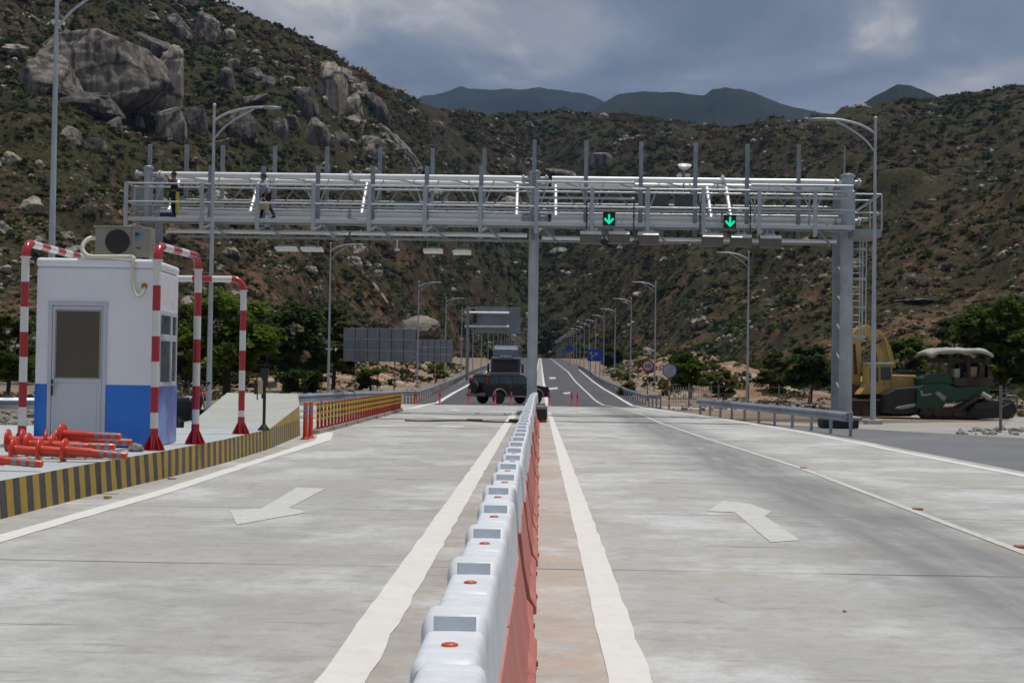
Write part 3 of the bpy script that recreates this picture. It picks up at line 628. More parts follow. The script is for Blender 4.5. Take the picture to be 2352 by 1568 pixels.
OC = [
 (95, 185, 170, 120, -18, 'rock', 'left shoulder of the broad streaked rock wall, sloping down to the frame edge'),
 (270, 205, 130, 130, 10, 'rock', 'right lower flank of the broad streaked rock wall beside the pale dome'),
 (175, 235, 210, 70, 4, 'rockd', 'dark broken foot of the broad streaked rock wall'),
 (700, 250, 60, 110, -8, 'rockd', 'dark narrow slab just left of the egg shaped tower'),
 (850, 340, 90, 60, 30, 'rock', 'tumbled grey block below the sandy rock column'),
 (180, 160, 345, 190, -8, 'rock', 'broad grey rock wall streaked with dark vertical stains, high on the left hill'),
 (382, 195, 92, 165, 4, 'rockp', 'tall smooth pale dome right of the streaked rock wall'),
 (388, 290, 70, 110, 0, 'rock', 'narrow grey rock below the tall pale dome'),
 (346, 110, 110, 66, 25, 'rockd', 'dark slanting slab leaning against the streaked rock wall top'),
 (408, 68, 46, 80, -28, 'rock', 'slim tilted boulder left of the pointed peak boulder'),
 (468, 72, 72, 92, 8, 'rock', 'pointed grey boulder near the top of the left hill'),
 (420, -2, 76, 48, 0, 'rockd', 'flat boulder perched at the top edge of the left hill'),
 (755, 215, 78, 145, 2, 'rockp', 'large pale egg shaped granite tower on the left hill ridge'),
 (745, 150, 56, 20, -6, 'rockp', 'thin cap stone lying above the egg shaped tower'),
 (790, 168, 48, 30, 20, 'rockp', 'small cap boulder at the right shoulder of the egg shaped tower'),
 (812, 270, 48, 125, 4, 'rockp', 'sandy brown rock column right of the egg shaped tower'),
 (905, 330, 175, 44, 42, 'rock', 'long diagonal rock rib running down behind the gantry'),
 (872, 262, 40, 110, -30, 'rockd', 'dark upper rib beside the sandy rock column'),
 (640, 300, 56, 60, 10, 'rock', 'rounded boulder with a smaller one behind it, above the walking man'),
 (668, 285, 36, 44, 0, 'rockd', 'small dark boulder tucked behind a rounded one above the walking man'),
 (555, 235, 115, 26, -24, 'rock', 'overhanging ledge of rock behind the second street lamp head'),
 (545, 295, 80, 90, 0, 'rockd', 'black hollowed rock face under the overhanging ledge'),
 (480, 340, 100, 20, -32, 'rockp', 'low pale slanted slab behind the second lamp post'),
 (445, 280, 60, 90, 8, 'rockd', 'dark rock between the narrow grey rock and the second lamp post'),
 (160, 315, 55, 62, 4, 'rockp', 'pale rounded boulder at the foot of the streaked wall'),
 (215, 335, 56, 40, 12, 'rock', 'low grey boulder beside the pale rounded one at the wall foot'),
 (262, 290, 34, 44, 0, 'rock', 'single upright stone in the scrub below the streaked wall'),
 (317, 285, 34, 52, 0, 'rock', 'upright stone just left of the narrow grey rock'),
 (520, 185, 40, 74, 0, 'rockd', 'dark split stone left of the upper stack of blocks'),
 (535, 150, 30, 34, 8, 'rock', 'upper block of the stacked stones in the middle of the left hill'),
 (582, 170, 50, 30, 0, 'rock', 'pair of grey blocks above the small tree on the left hill'),
 (610, 190, 56, 44, 12, 'rockd', 'wide darker boulder left of the small dark hillside tree'),
 (725, 310, 60, 80, 6, 'rock', 'grey boulder at the left foot of the egg shaped tower'),
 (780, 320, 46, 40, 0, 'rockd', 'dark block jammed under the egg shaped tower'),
 (1383, 372, 60, 48, 12, 'rock', 'round hollow boulder behind the gantry uprights, right of centre'),
 (1002, 290, 40, 30, 10, 'rock', 'small grey rock on the saddle where the two hills meet'),
 (1210, 288, 34, 18, 0, 'rock', 'low rock just under the middle ridge line'),
 (1310, 400, 110, 20, 14, 'rock', 'long low rock sheet left of the round hollow boulder'),
 (862, 668, 78, 26, 52, 'rockp', 'pale rock scar slanting down above the road signs'),
 (1285, 578, 44, 22, 4, 'rockp', 'pale stone patch just right of the middle gantry column top'),
 (1960, 620, 38, 14, 10, 'rockp', 'small bright stone on the slope left of the right column'),
]
for cx, cy, w, h, ln, m, lb in OC: outcrop(cx, cy, w, h, ln, M[m], lb)
outcrop(952, 760, 112, 62, -16, M['rockp'], 'big smooth tan boulder rising behind the road sign backs', .12, 260, .85)
outcrop(990, 775, 52, 66, 8, M['rockd'], 'dark grey boulder leaning on the big smooth tan boulder', .15, 262, .85)
outcrop(2130, 690, 150, 12, 2, M['rockp'], 'low broken stone ledge above the yellow excavator', .3, None, .8)

# rocks on the banks
from mathutils.bvhtree import BVHTree
BV = [BVHTree.FromPolygons([v.co[:] for v in o.data.vertices], [p.vertices[:] for p in o.data.polygons]) for o in BK]
mb = MB()
for _ in range(2200):
    k = random.randrange(2); y = random.uniform(118, 320); q = random.random() ** 1.3
    x = (-interp([(128, 17), (150, 13.5), (205, 13), (330, 17)], y) - q * 12) if k == 0 else (interp([(118, 10.5), (190, 10.5), (300, 13.5)], y) + q * 13)
    h = BV[k].ray_cast(Vector((x, y, 30)), Vector((0, 0, -1)))[0]
    if h is None: continue
    r = random.choice([.08, .11, .15, .2, .28, .4]) * random.uniform(.7, 1.2) * (y / 180)
    mb.add([Vector((a * r * random.uniform(.7, 1.4), b * r * random.uniform(.7, 1.3), c * r * random.uniform(.5, 1.0))) + h for a, b, c in ico], icf)
BANKPTS = []
for _ in range(1100):
    k = random.randrange(2); y = random.uniform(118, 320); q = random.random()
    x = (-interp([(128, 17), (150, 13.5), (205, 13), (330, 17)], y) - q * 12) if k == 0 else (interp([(118, 10.5), (190, 10.5), (300, 13.5)], y) + q * 13)
    h = BV[k].ray_cast(Vector((x, y, 30)), Vector((0, 0, -1)))[0]
    if h is not None and noise.noise(Vector((x * .2, y * .06, 4))) > -.2: BANKPTS.append(h)
tag(mb.build('bank_stones', M['rockp']), 'pale stones on the orange cut banks beside the road', 'rocks', kind='stuff')

# ------------------------------------------------------------ trees and bushes near the road
def leafball(cents, rads, n_per, leaf, tints, name, parent, seed):
    o = cards(np.array(cents), np.full(len(cents), leaf), np.array(tints), n_per, np.array(rads), .85, seed, name, .45)
    if parent:
        off = world_of(parent); co_ = np.empty(len(o.data.vertices) * 3, np.float32); o.data.vertices.foreach_get('co', co_)
        co_ = co_.reshape(-1, 3) - np.array(off); o.data.vertices.foreach_set('co', co_.reshape(-1).astype(np.float32)); o.parent = parent; o.data.update()
    return o
TR = dict(bright=(.105, .16, .016), mid=(.080, .120, .020), dark=(.052, .080, .024), olive=(.085, .095, .030))
tcount = 0
def tree(px, base, top, w, d, tone, label, name='tree', clumps=26, trunkfrac=.10, leaves=230, leaf=.20):
    global tcount; tcount += 1
    X = P(px, base, d).x; zg = zr(d) - .05; H = P(px, top, d).z - zg; Wd = w * d / F; c = TR[tone]
    root = thing(name, (X, d, zg), label, 'tree' if name == 'tree' else 'bush')
    rnd = random.Random(tcount * 13); cs, rs, tn = [], [], []
    z0 = H * trunkfrac
    clumps = int(clumps * 1.5)
    for i in range(clumps):
        a = rnd.uniform(0, 2 * PI); zz = rnd.random(); rr = math.sin(PI * (.22 + .70 * zz)) ** .6 * rnd.uniform(.15, 1) ** .5 * Wd * .43
        cs.append((X + rr * math.cos(a), d + rr * math.sin(a), zg + z0 + (H - z0) * (.10 + .76 * zz))); rs.append(Wd * rnd.uniform(.09, .17)); k = rnd.uniform(.6, 1.35)
        tn.append((c[0] * k, c[1] * k, c[2] * k))
    leafball(cs, rs, leaves, leaf, tn, 'crown' if name == 'tree' else 'foliage', root, tcount)
    mb = MB(); mb.tube([(X, d, zg - .1), (X + .1, d, zg + H * .25), (X - .05, d + .1, zg + H * .6)], [Wd * .035 + .04, Wd * .025 + .03, .03], 8)
    for i in range(min(8, clumps)):
        mb.tube([(X + .05, d, zg + H * rnd.uniform(.12, .4)), ((X + cs[i][0]) / 2, (d + cs[i][1]) / 2, (zg + H * .3 + cs[i][2]) / 2), cs[i]], [.07, .045, .02], 6)
    mb.build('trunk' if name == 'tree' else 'stem', M['bark'], root)
    return root
tree(520, 895, 650, 235, 104, 'bright', 'bright green leafy tree behind the striped hoop posts', clumps=44)
tree(425, 895, 685, 130, 108, 'olive', 'yellowish green tree half hidden behind the booth', clumps=26)
tree(680, 893, 680, 175, 116, 'dark', 'dark green tree right of the bright green tree', clumps=38)
tree(765, 890, 690, 120, 126, 'olive', 'olive green tree beside the third lamp post, left of the sign backs', clumps=28)
tree(610, 893, 700, 95, 130, 'dark', 'small dark tree between the bright green and the dark green tree')
tree(18, 905, 700, 120, 95, 'mid', 'green tree at the left edge behind the first hoop post', clumps=24)
tree(850, 885, 838, 60, 120, 'mid', 'low green bush under the large sign back', 'bush', 10, .05, 120)
tree(700, 893, 850, 120, 108, 'dark', 'low dark thicket at the foot of the dark green tree', 'bush', 14, .03, 150)
tree(1000, 872, 836, 60, 170, 'mid', 'low bush on the left bank by the smaller sign back', 'bush', 8, .05, 120)
tree(2300, 905, 668, 230, 100, 'mid', 'large green tree behind the paver at the right edge', clumps=46)
tree(2200, 900, 715, 130, 112, 'dark', 'dark tree left of the large tree behind the paver', clumps=24)
tree(2080, 890, 770, 140, 125, 'mid', 'bushy tree above the excavator body', clumps=26)
tree(1860, 912, 790, 120, 104, 'dark', 'dark bushy tree just left of the right gantry column', clumps=28, trunkfrac=.1)
tree(1780, 905, 800, 80, 120, 'olive', 'olive bush right of the second right hand lamp post', 'bush', 16, .05, 150)
tree(1585, 895, 812, 100, 112, 'mid', 'green tree behind the round end of limit sign', clumps=22, trunkfrac=.12)
tree(1660, 905, 850, 80, 118, 'olive', 'low olive bush between the round sign and the lamp post', 'bush', 12, .05, 120)
tree(1440, 905, 878, 60, 118, 'olive', 'low bush on the bank behind the curved guardrail', 'bush', 9, .05, 110)
tree(1405, 835, 790, 50, 330, 'dark', 'dark tree right of the blue arrow sign', clumps=14, leaf=.5)
tree(1255, 822, 752, 80, 980, 'dark', 'dark tree clump at the crest of the road', clumps=14, leaf=1.4)
tree(1335, 828, 790, 40, 800, 'mid', 'green bush at the crest right of the road', 'bush', 9, .05, 100, 1.0)
tree(1140, 828, 800, 70, 600, 'mid', 'green bush behind the truck on the crest', 'bush', 9, .05, 100, 1.0)
tree(1330, 690, 640, 46, 0 + 1150, 'bright', 'single bright green tree on the middle hillside', clumps=12, leaf=1.5) if False else None
# foot-of-hill thicket as ground cover
cc, rr_, tn_ = [], [], []
for _ in range(3200):
    tt = random.choice([random.uniform(-.42, -.05), random.uniform(.045, .45)]); Y = random.uniform(125, 400)
    if abs(tt * Y) < 26: continue
    r = random.uniform(.8, 2.6); X = tt * Y; cc.append((X, Y, zr(Y) + r * .3)); rr_.append(r); k = random.uniform(.6, 1.3); b_ = KIND[random.choice([0, 1, 1, 2, 4, 5])]; tn_.append(b_ * k)
for h in BANKPTS: r = random.uniform(.3, .9); cc.append((h.x, h.y, h.z + r * .2)); rr_.append(r); tn_.append(KIND[random.choice([0, 1, 1, 2, 5])] * random.uniform(.6, 1.2))
o = cards(np.array(cc), np.array(rr_) * .25, np.array(tn_), 45, np.array(rr_), .8, 11, 'roadside_thicket', .4); tag(o, 'mixed green undergrowth at the foot of the hills', 'undergrowth', kind='stuff')
cc, rr_, tn_ = [], [], []
for _ in range(700):
    X, Y = random.choice([(random.uniform(-40, -15), random.uniform(60, 150)), (random.uniform(14, 44), random.uniform(64, 140))]); r = random.uniform(.15, .5)
    cc.append((X, Y, zr(Y))); rr_.append(r); tn_.append(np.array([.10, .085, .045]) * random.uniform(.5, 1.4))
o = cards(np.array(cc), np.array(rr_) * .3, np.array(tn_), 25, np.array(rr_), .8, 12, 'dry_grass', .2); tag(o, 'tufts of dry grass on the sandy verge', 'grass', kind='stuff')
# ------------------------------------------------------------ toll island
IZ = .37
CURB = [(-5.30, -2), (-5.26, 14), (-5.22, 16.7), (-5.09, 19.5), (-5.02, 23), (-5.12, 27.3), (-5.49, 33), (-6.2, 37)]
def ctop(y): return IZ + max(0, y - 27.3) * .52 / 9.7
def curbx(y): return interp([(b, a) for a, b in CURB], y)
ys = [-2 + i * .5 for i in range(79)]
mb = MB(); vs = []
for y in [y for y in ys if y <= 27.3] + [27.3]:
    cx = curbx(y) - .04
    for k in range(5): vs.append((cx + (-12.5 - cx) * k / 4, y, IZ))
n = len(vs) // 5
mb.add(vs, [(i * 5 + k, (i + 1) * 5 + k, (i + 1) * 5 + k + 1, i * 5 + k + 1) for i in range(n - 1) for k in range(4)])
mb.add([(-12.5, 27.3, IZ), (-5.16, 27.3, IZ), (-5.16, 27.3, -.05), (-12.5, 27.3, -.05)], [(0, 1, 2, 3)])
tag(mb.build('traffic_island', M['curbtop']), kind='structure')
mb = MB(); vs = []; ry = [27.3 + 9.7 * k / 20 for k in range(21)]
for y in ry:
    u = (y - 27.3) / 9.7; z = ctop(y) + .002; vs += [(-6.75 - 1.32 * u, y, -.05), (-6.75 - 1.32 * u, y, z), (curbx(y) - .05 * z, y, z), (curbx(y) - .05 * z, y, -.05)]
mb.add(vs, [(4 * i + k, 4 * i + 4 + k, 4 * i + 5 + k, 4 * i + 1 + k) for i in range(20) for k in (0, 1)] + [(80, 83, 82, 81)])
tag(mb.build('island_ramp', M['ramp']), 'smooth grey concrete ramp rising at the far end of the toll island', 'concrete ramp')
def curb(name, y0, y1, m, zlo, zhi, inset=0.0):
    mb = MB(); yy = [y0] + [y for y in ys if y0 < y < y1] + [y1]; vs, uv, u = [], [], 0
    for i, y in enumerate(yy):
        if i: u += math.hypot(y - yy[i - 1], curbx(y) - curbx(yy[i - 1]))
        for z in (zlo(y), zhi(y)):
            vs.append((curbx(y) - .05 * z - inset, y, z)); uv.append((u, z))
    mb.add(vs, [(2 * i, 2 * i + 2, 2 * i + 3, 2 * i + 1) for i in range(len(yy) - 1)]); mb.uv = uv
    return tag(mb.build(name, m), kind='structure')
curb('kerb', -2, 19.5, M['haz1'], lambda y: 0, lambda y: IZ + .003)
curb('kerb', 19.5, 33, M['haz2'], lambda y: 0, lambda y: IZ + .003)
curb('kerb', 33, 37, M['ocher'], lambda y: 0, lambda y: IZ + .003)
curb('ramp_side', 27.3, 37, M['ocher'], lambda y: IZ, lambda y: ctop(y) + .002, 0)
mb = MB(); mb.box((-4.93, 16.4, .02), (.07, .10, .04)); tag(mb.build('road_stud', M['yline'], bevel=.01), 'small yellow block on the ground at the foot of the striped kerb', 'road stud')
# concrete strip carrying the red and yellow posts
mb = MB()
for i in range(26): mb.box((-5.28 - .01 * (i % 3), 34.2 + i * .80, .05), (.22, .72, .10))
tag(mb.build('base_strip', M['sand']), kind='structure')

# ------------------------------------------------------------ booth
bt = thing('toll_booth', (-5.47, 20.3, IZ), 'white toll booth with blue lower walls and a glazed door', 'booth'); bt.rotation_euler = (0, 0, math.radians(2.9))
def bb(name, m, x0, x1, y0, y1, z0, z1, par=bt, bev=.006):
    mb = MB(); mb.box(((x0 + x1) / 2, (y0 + y1) / 2, (z0 + z1) / 2), (x1 - x0, y1 - y0, z1 - z0)); return mb.build(name, m, par, bevel=bev, local=True)
bb('wall', M['boothw'], -1.69, 0, 0, 1.6, .0, 2.55, bev=.05)
rf = MB(); rf.box((-.845, .8, 2.61), (1.71, 1.62, .13)); rf.build('roof', M['boothw'], bt, bevel=.05, seg=4, local=True)
bb('blue_panel', M['blue'], -1.68, -1.47, -.006, .02, .01, .885); bb('blue_panel', M['blue'], -.70, -.012, -.006, .02, .01, .885)
bb('side_panel', M['film'], -.02, .006, .012, 1.59, .01, .885)
bb('door_frame', M['door'], -1.50, -1.445, -.03, .01, .02, 2.0); bb('door_frame', M['door'], -.735, -.68, -.03, .01, .02, 2.0); bb('door_frame', M['door'], -1.51, -.67, -.033, .01, 2.0, 2.05)
dr = bb('door', M['door'], -1.44, -.74, -.022, .005, .04, 1.99)
bb('window_pane', M['brownglass'], -1.385, -.775, -.027, -.010, .985, 1.915, dr, .002)
for x0, x1, z0, z1 in ((-1.40, -1.38, .97, 1.93), (-.78, -.76, .97, 1.93), (-1.40, -.76, .965, .985), (-1.40, -.76, 1.915, 1.935)): bb('window_trim', M['acw'], x0, x1, -.032, -.008, z0, z1, dr, .002)
bb('kick_panel', M['door'], -1.37, -.80, -.029, -.015, .10, .90, dr, .01)
hd = bb('handle', M['black'], -1.435, -1.415, -.06, -.028, .72, .95, dr, .008); bb('lever', M['galv'], -1.43, -1.33, -.075, -.055, .87, .89, dr, .005)
for y0, y1, z0, z1, nm in ((.25, .95, 1.62, 1.90, 'upper'), (1.05, 1.35, 1.62, 1.90, 'upper'), (.25, .95, .93, 1.53, 'lower'), (1.05, 1.35, .93, 1.53, 'lower')):
    w = bb('window', M['brownglass'], -.01, .012, y0, y1, z0, z1); w.data.materials[0] = M['glass']
for y0, y1, z0, z1 in ((.19, .25, .88, 1.96), (1.35, 1.41, .88, 1.96), (.95, 1.05, .88, 1.96)): bb('window_frame', M['door'], -.01, .03, y0, y1, z0, z1)
for z0, z1 in ((.87, .93), (1.53, 1.62), (1.90, 1.97)): bb('window_frame', M['door'], -.01, .027, .2, 1.4, z0, z1)
# air conditioner on the roof
ac = thing('air_conditioner', (-6.0, 20.42, IZ + 2.68), 'ivory air conditioner outdoor unit with round dark fan on the booth roof', 'air conditioner'); ac.rotation_euler = (0, 0, math.radians(2.9))
def ab(name, m, x0, x1, y0, y1, z0, z1, par=ac, bev=.004): return bb(name, m, x0, x1, y0, y1, z0, z1, par, bev)
cs_ = ab('casing', M['acw'], -.39, .40, 0, .30, .03, .46, bev=.012); ab('top_cover', M['acw'], -.41, .28, -.02, .31, .455, .475, bev=.005)
mb = MB(); mb.lathe([(.175, 0), (.175, .012), (.16, .016), (.03, .016)], (-.07, -.001, .25), 28, Matrix.Rotation(math.radians(90), 3, 'X')); mb.build('fan_grille', M['acd'], ac, local=True)
mb = MB()
for k in range(11):
    z = .25 + (k - 5) * .03; hw = math.sqrt(max(.0001, .17 ** 2 - (z - .25) ** 2)); mb.box((-.07, -.021, z), (2 * hw, .006, .005))
mb.build('grille_bars', M['black'], ac, local=True)
ab('panel_line', M['acd'], .125, .129, -.004, .01, .04, .45)
mb = MB(); mb.prism([(.175, .24), (.30, .385), (.185, .33)], -.006, .002); mb.build('emblem', M['cyan'], ac, local=True)
mb = MB(); mb.prism([(.178, .325), (.245, .375), (.182, .385)], -.007, .002); mb.build('emblem', M['black'], ac, local=True)
ab('name_mark', M['acd'], .185, .26, -.005, .002, .165, .175); ab('name_mark', M['acd'], .215, .26, -.005, .002, .15, .158)
for x in (-.3, .3): ab('foot', M['black'], x - .03, x + .03, .02, .28, 0, .03)
for z in (.12, .2): ab('valve', M['galv'], .40, .44, .1, .14, z, z + .04)
B0 = Vector((-5.47, 20.3, IZ)); BRz = Matrix.Rotation(math.radians(2.9), 3, 'Z')
def BL(x, y, z): return B0 + BRz @ Vector((x, y, z))
def smooth_path(pts, k=8):
    pts = [Vector(p) for p in pts]; q = [2 * pts[0] - pts[1]] + pts + [2 * pts[-1] - pts[-2]]; out = []
    for i in range(1, len(q) - 2):
        for j in range(k):
            t = j / k; a, b, c, d = q[i - 1:i + 3]
            out.append(.5 * ((2 * b) + (c - a) * t + (2 * a - 5 * b + 4 * c - d) * t * t + (3 * b - a - 3 * c + d) * t ** 3))
    return out + [pts[-1]]
mb = MB(); mb.tube(smooth_path([BL(-.88, .2, 2.98), BL(-.98, .12, 2.97), BL(-1.05, .05, 2.88), BL(-1.05, .02, 2.78), BL(-.95, .0, 2.705), BL(-.7, -.005, 2.70), BL(-.34, -.02, 2.70), BL(-.33, -.035, 2.64), BL(-.33, -.04, 2.5), BL(-.32, -.04, 2.3), BL(-.27, -.045, 2.16), BL(-.20, -.045, 2.16), BL(-.165, -.02, 2.25), BL(-.16, .01, 2.27)]), [.032] * 49 + [.022] * 56, 8)
cb = mb.build('insulated_pipe', M['lag']); tag(cb, 'cream lagged pipe looping from the air conditioner and hanging down the booth front', 'pipe')
mb = MB(); mb.lathe([(.045, 0), (.045, .012)], BL(-.165, -.003, 2.29), 14, Matrix.Rotation(math.radians(90), 3, 'X')); mb.build('sealant_ring', mat('orange_sealant', (.35, .15, .02), .8), cb)
mb = MB(); mb.tube([BL(-.40, -.02, 2.64), BL(-.27, -.03, 2.63)], .016, 6); mb.tube([BL(-.345, -.05, 2.72), BL(-.32, -.05, 2.58)], .02, 6); mb.build('cable_tie', M['lag'], cb)

# ------------------------------------------------------------ striped pipe hoops
def uvtube(pts, r, m, name, par, ufn, n=14):
    mb = MB(); mb.tube(pts, r, n); mb.uv = [(ufn(Vector(v)), 0) for v in mb.v]; return mb.build(name, m, par)
def hoop(p1, p2, zt, label):
    a, b = Vector((p1[0], p1[1], IZ)), Vector((p2[0], p2[1], IZ)); d = (b - a).normalized(); L = (b - a).length; e = .2; r = .056
    root = thing('pipe_hoop', a, label, 'pipe guard', 'red and white pipe hoops guarding the booth')
    for q, s in ((a, 1), (b, -1)):
        uvtube([q + Vector((0, 0, .0)), q + Vector((0, 0, zt - e - IZ))], r, M['band'], 'post', root, lambda v: zt - e - v.z + .35)
        pts = [q + Vector((0, 0, zt - e - IZ)) + d * s * e * (1 - math.cos(t_)) + Vector((0, 0, e * math.sin(t_))) for t_ in [PI / 2 * i / 8 for i in range(9)]]
        mb = MB(); mb.tube(pts, r + .004, 14); mb.build('elbow', M['red'], root)
        mb = MB(); mb.lathe([(r + .02, 0), (r + .02, .016)], q + Vector((0, 0, zt - e - IZ - .01)), 14); mb.build('collar', M['cream'], root)
        mb = MB(); mb.lathe([(.155, 0), (.155, .014), (r + .004, .016), (r + .004, .3)], q, 18, smooth=False)
        for k in range(8):
            an = k * PI / 4; D = Vector((math.cos(an), math.sin(an), 0)); T = Vector((-D.y, D.x, 0)) * .006
            tri = [q + D * r + Vector((0, 0, .012)), q + D * .148 + Vector((0, 0, .012)), q + D * .148 + Vector((0, 0, .03)), q + D * r + Vector((0, 0, .22))]
            mb.add([v + T for v in tri] + [v - T for v in tri], [(0, 1, 2, 3), (7, 6, 5, 4), (0, 4, 5, 1), (1, 5, 6, 2), (2, 6, 7, 3)])
        mb.build('base_plate', M['red'], root)
    uvtube([a + d * e + Vector((0, 0, zt - IZ)), b - d * e + Vector((0, 0, zt - IZ))], r, M['band'], 'crossbar', root, lambda v: (v - a).dot(d) - e + .35)
    return root
hoop((-5.30, 19.7), (-5.16, 21.5), 3.19, 'red and white pipe hoop with two posts standing along the right side of the booth')
hoop((-7.22, 19.95), (-7.25, 23.2), 3.23, 'red and white pipe hoop at the left side of the booth')
hoop((-5.22, 25.1), (-7.6, 25.1), 3.08, 'red and white pipe hoop standing crosswise behind the booth')

# ------------------------------------------------------------ loose things on the island
def bollard_proto():
    root = thing('flexible_bollard', (0, 0, 0), '', 'bollard', 'orange bollards lying on the island')
    mb = MB(); mb.lathe([(.145, 0), (.15, .012), (.14, .03), (.06, .038)], (0, 0, 0), 20); mb.build('base', M['orange'], root)
    mb = MB(); mb.lathe([(.060, .038), (.056, .10), (.056, .36), (.045, .40), (.042, .82), (.034, .835)], (0, 0, 0), 16); mb.build('post', M['orange'], root)
    for z in (.48, .59, .70):
        mb = MB(); mb.lathe([(.046, z), (.046, z + .06)], (0, 0, 0), 16); mb.build('reflective_band', M['silver'], root)
    return root
bp = bollard_proto(); bp.scale = (1.0, 1.0, .92)
LIE = [(145, 1060, 0, 0, 'front orange bollard of the lying heap, pointing right with grey bands at its tip'), (88, 1059, 3, 0, 'second orange bollard from the right in the front row of the lying heap'), (28, 1058, 2, 0, 'orange bollard at the left end of the front row of the lying heap'),
       (-62, 1080, -3, 0, 'lowest orange bollard of the heap, its banded tip just reaching the others'), (158, 1049, 12, .22, 'orange bollard on the upper right of the heap, resting on those below'), (128, 1047, 8, .24, 'orange bollard in the upper middle of the right heap'),
       (102, 1048, 14, .20, 'orange bollard topmost of the right heap with its disc showing'), (48, 1048, 9, .22, 'orange bollard on the upper left of the heap at the frame edge'), (15, 1047, 5, .2, 'orange bollard lying in front of the left hoop post'),
       (118, 1053, 5, .10, 'orange bollard wedged between the front and back rows of the heap'), (62, 1053, -2, .12, 'orange bollard half buried in the left middle of the heap'), (140, 1050, -4, .50, 'highest orange bollard lying on top of the right end of the heap')]
for i, (px, py, an, lift, lb) in enumerate(LIE):
    r = bp if i == 0 else dup(bp, (0, 0, 0)); p = G(px, py, IZ); r['label'] = lb
    r.location = p + Vector((0, 0, .135 + lift * .3)); r.rotation_euler = (0, math.radians(94 if lift == 0 else 91), math.radians(an))
# pale plank under the bollards
def P2G(px, py, h): return G(px, py, h)
q = G(235, 1055, IZ); mb = MB(); mb.box(q + Vector((.0, 0, .012)), (.42, .10, .02), Matrix.Rotation(.12, 3, 'Z')); tag(mb.build('plank', M['cream'], bevel=.003), 'pale flat strip lying under the banded tip of the front bollard', 'plank')
def stone(px, py, h, r, label, m='stone', fl=.7):
    p = G(px, py, h); mb = MB(); se = random.uniform(0, 50); vs = [Vector((v.x * r, v.y * r * .8, v.z * r * fl)) * (1 + .3 * noise.fractal(v * 1.6 + Vector((se, 0, 0)), 1, 2, 3)) + p + Vector((0, 0, r * fl * .7)) for v in IV[:642] ]
    v2, f2 = icosub(3); vs = [Vector((v.x * r, v.y * r * .8, v.z * r * fl)) * (1 + .3 * noise.fractal(v * 1.6 + Vector((se, 0, 0)), 1, 2, 3)) + p + Vector((0, 0, r * fl * .7)) for v in v2]
    mb.add(vs, f2, True); return tag(mb.build('stone', M[m]), label, 'stone')
stone(312, 1037, IZ, .095, 'grey stone beside the foot of the near striped post')
stone(395, 1100, 0, .06, 'small dark clod at the foot of the striped kerb joint', 'conc', .3)
stone(1940, 1407, 0, .012, 'tiny dark pebble on the right lane of the concrete', 'stone')

# black stand with reader box
st = thing('reader_stand', G(606, 988, IZ), 'black stand with a flared foot and a tan box, on the island behind the booth', 'stand'); Bq = Vector(st.location); s_ = 3300 / Bq.y
def rb(name, m, px0, py0, px1, py1, dy=.08, par=st, off=0, bev=.004):
    a, b = P(px0, py1, Bq.y + off), P(px1, py0, Bq.y + off); mb = MB(); mb.box(((a.x + b.x) / 2, Bq.y + off + dy / 2, (a.z + b.z) / 2), (abs(b.x - a.x), dy, abs(b.z - a.z))); return mb.build(name, m, par, bevel=bev)
mb = MB(); mb.lathe([(.12, 0), (.12, .012), (.045, .10), (.030, .13), (.030, .62)], Bq, 12); mb.build('pole', M['black'], st)
rb('mast', M['black'], 600, 850, 611, 915, .05); rb('reader_head', M['black'], 598, 846, 615, 868, .10, off=.02); rb('reader_box', M['tan'], 592, 873, 603, 905, .05, off=-.06); rb('side_panel', M['black'], 583, 872, 591, 905, .03, off=-.03)
mb = MB(); mb.tube([P(590, 860, Bq.y - .05), P(591, 918, Bq.y - .05)], .012, 8); mb.build('rod', M['rust'], st)

# motorcycle behind the island
mc = thing('motorcycle', (-8.12, 33.0, -.02), 'dark motorcycle with an orange rear light parked behind the booth', 'motorcycle'); mc.rotation_euler = (0, 0, math.radians(62))
def wheel(par, c, r, w, tyre, hub, axis='X', local=True, name='wheel', spokes=True):
    R_ = Matrix.Rotation(math.radians(90), 3, 'Y' if axis == 'X' else 'X')
    mb = MB(); mb.lathe([(r * .62, -w / 2), (r * .93, -w / 2), (r, -w / 3), (r, w / 3), (r * .93, w / 2), (r * .62, w / 2)], c, 24, R_); o = mb.build(name, tyre, par, local=local)
    mb = MB(); mb.lathe([(r * .64, -w * .38), (r * .5, -w * .30), (r * .15, -w * .36), (r * .15, w * .36), (r * .5, w * .30), (r * .64, w * .38)], c, 20, R_); mb.build('rim', hub, o, local=True) if False else None
    h = mb.build('rim', hub, None); h.parent = o; return o
wheel(mc, (.62, 0, .29), .29, .09, M['dark'], M['hub'], 'Y'); wheel(mc, (-.62, 0, .29), .29, .10, M['dark'], M['hub'], 'Y')
mb = MB(); mb.prism([(-.55, .55), (-.75, .80), (-.1, .82), (.15, .72), (.35, .95), (.45, .80), (.25, .35), (-.2, .30)], -.12, .12); mb.build('body', M['suv'], mc, bevel=.03, local=True)
mb = MB(); mb.box((-.33, 0, .82), (.62, .22, .08)); mb.build('seat', M['dark'], mc, bevel=.03, local=True)
mb = MB(); mb.tube([(.62, .07, .29), (.40, .07, 1.0)], .02, 8); mb.tube([(.62, -.07, .29), (.40, -.07, 1.0)], .02, 8); mb.build('fork', M['galv'], mc, local=True)
mb = MB(); mb.tube([(.30, .34, 1.03), (.38, .15, 1.0), (.38, -.15, 1.0), (.30, -.34, 1.03)], .015, 8); mb.build('handlebar', M['black'], mc, local=True)
for s_ in (1, -1):
    mb = MB(); mb.tube([(.34, s_ * .25, 1.02), (.36, s_ * .30, 1.16)], .007, 6); mb.ball((.36, s_ * .31, 1.19), (.02, .055, .04), 8); mb.build('mirror', M['black'], mc, local=True)
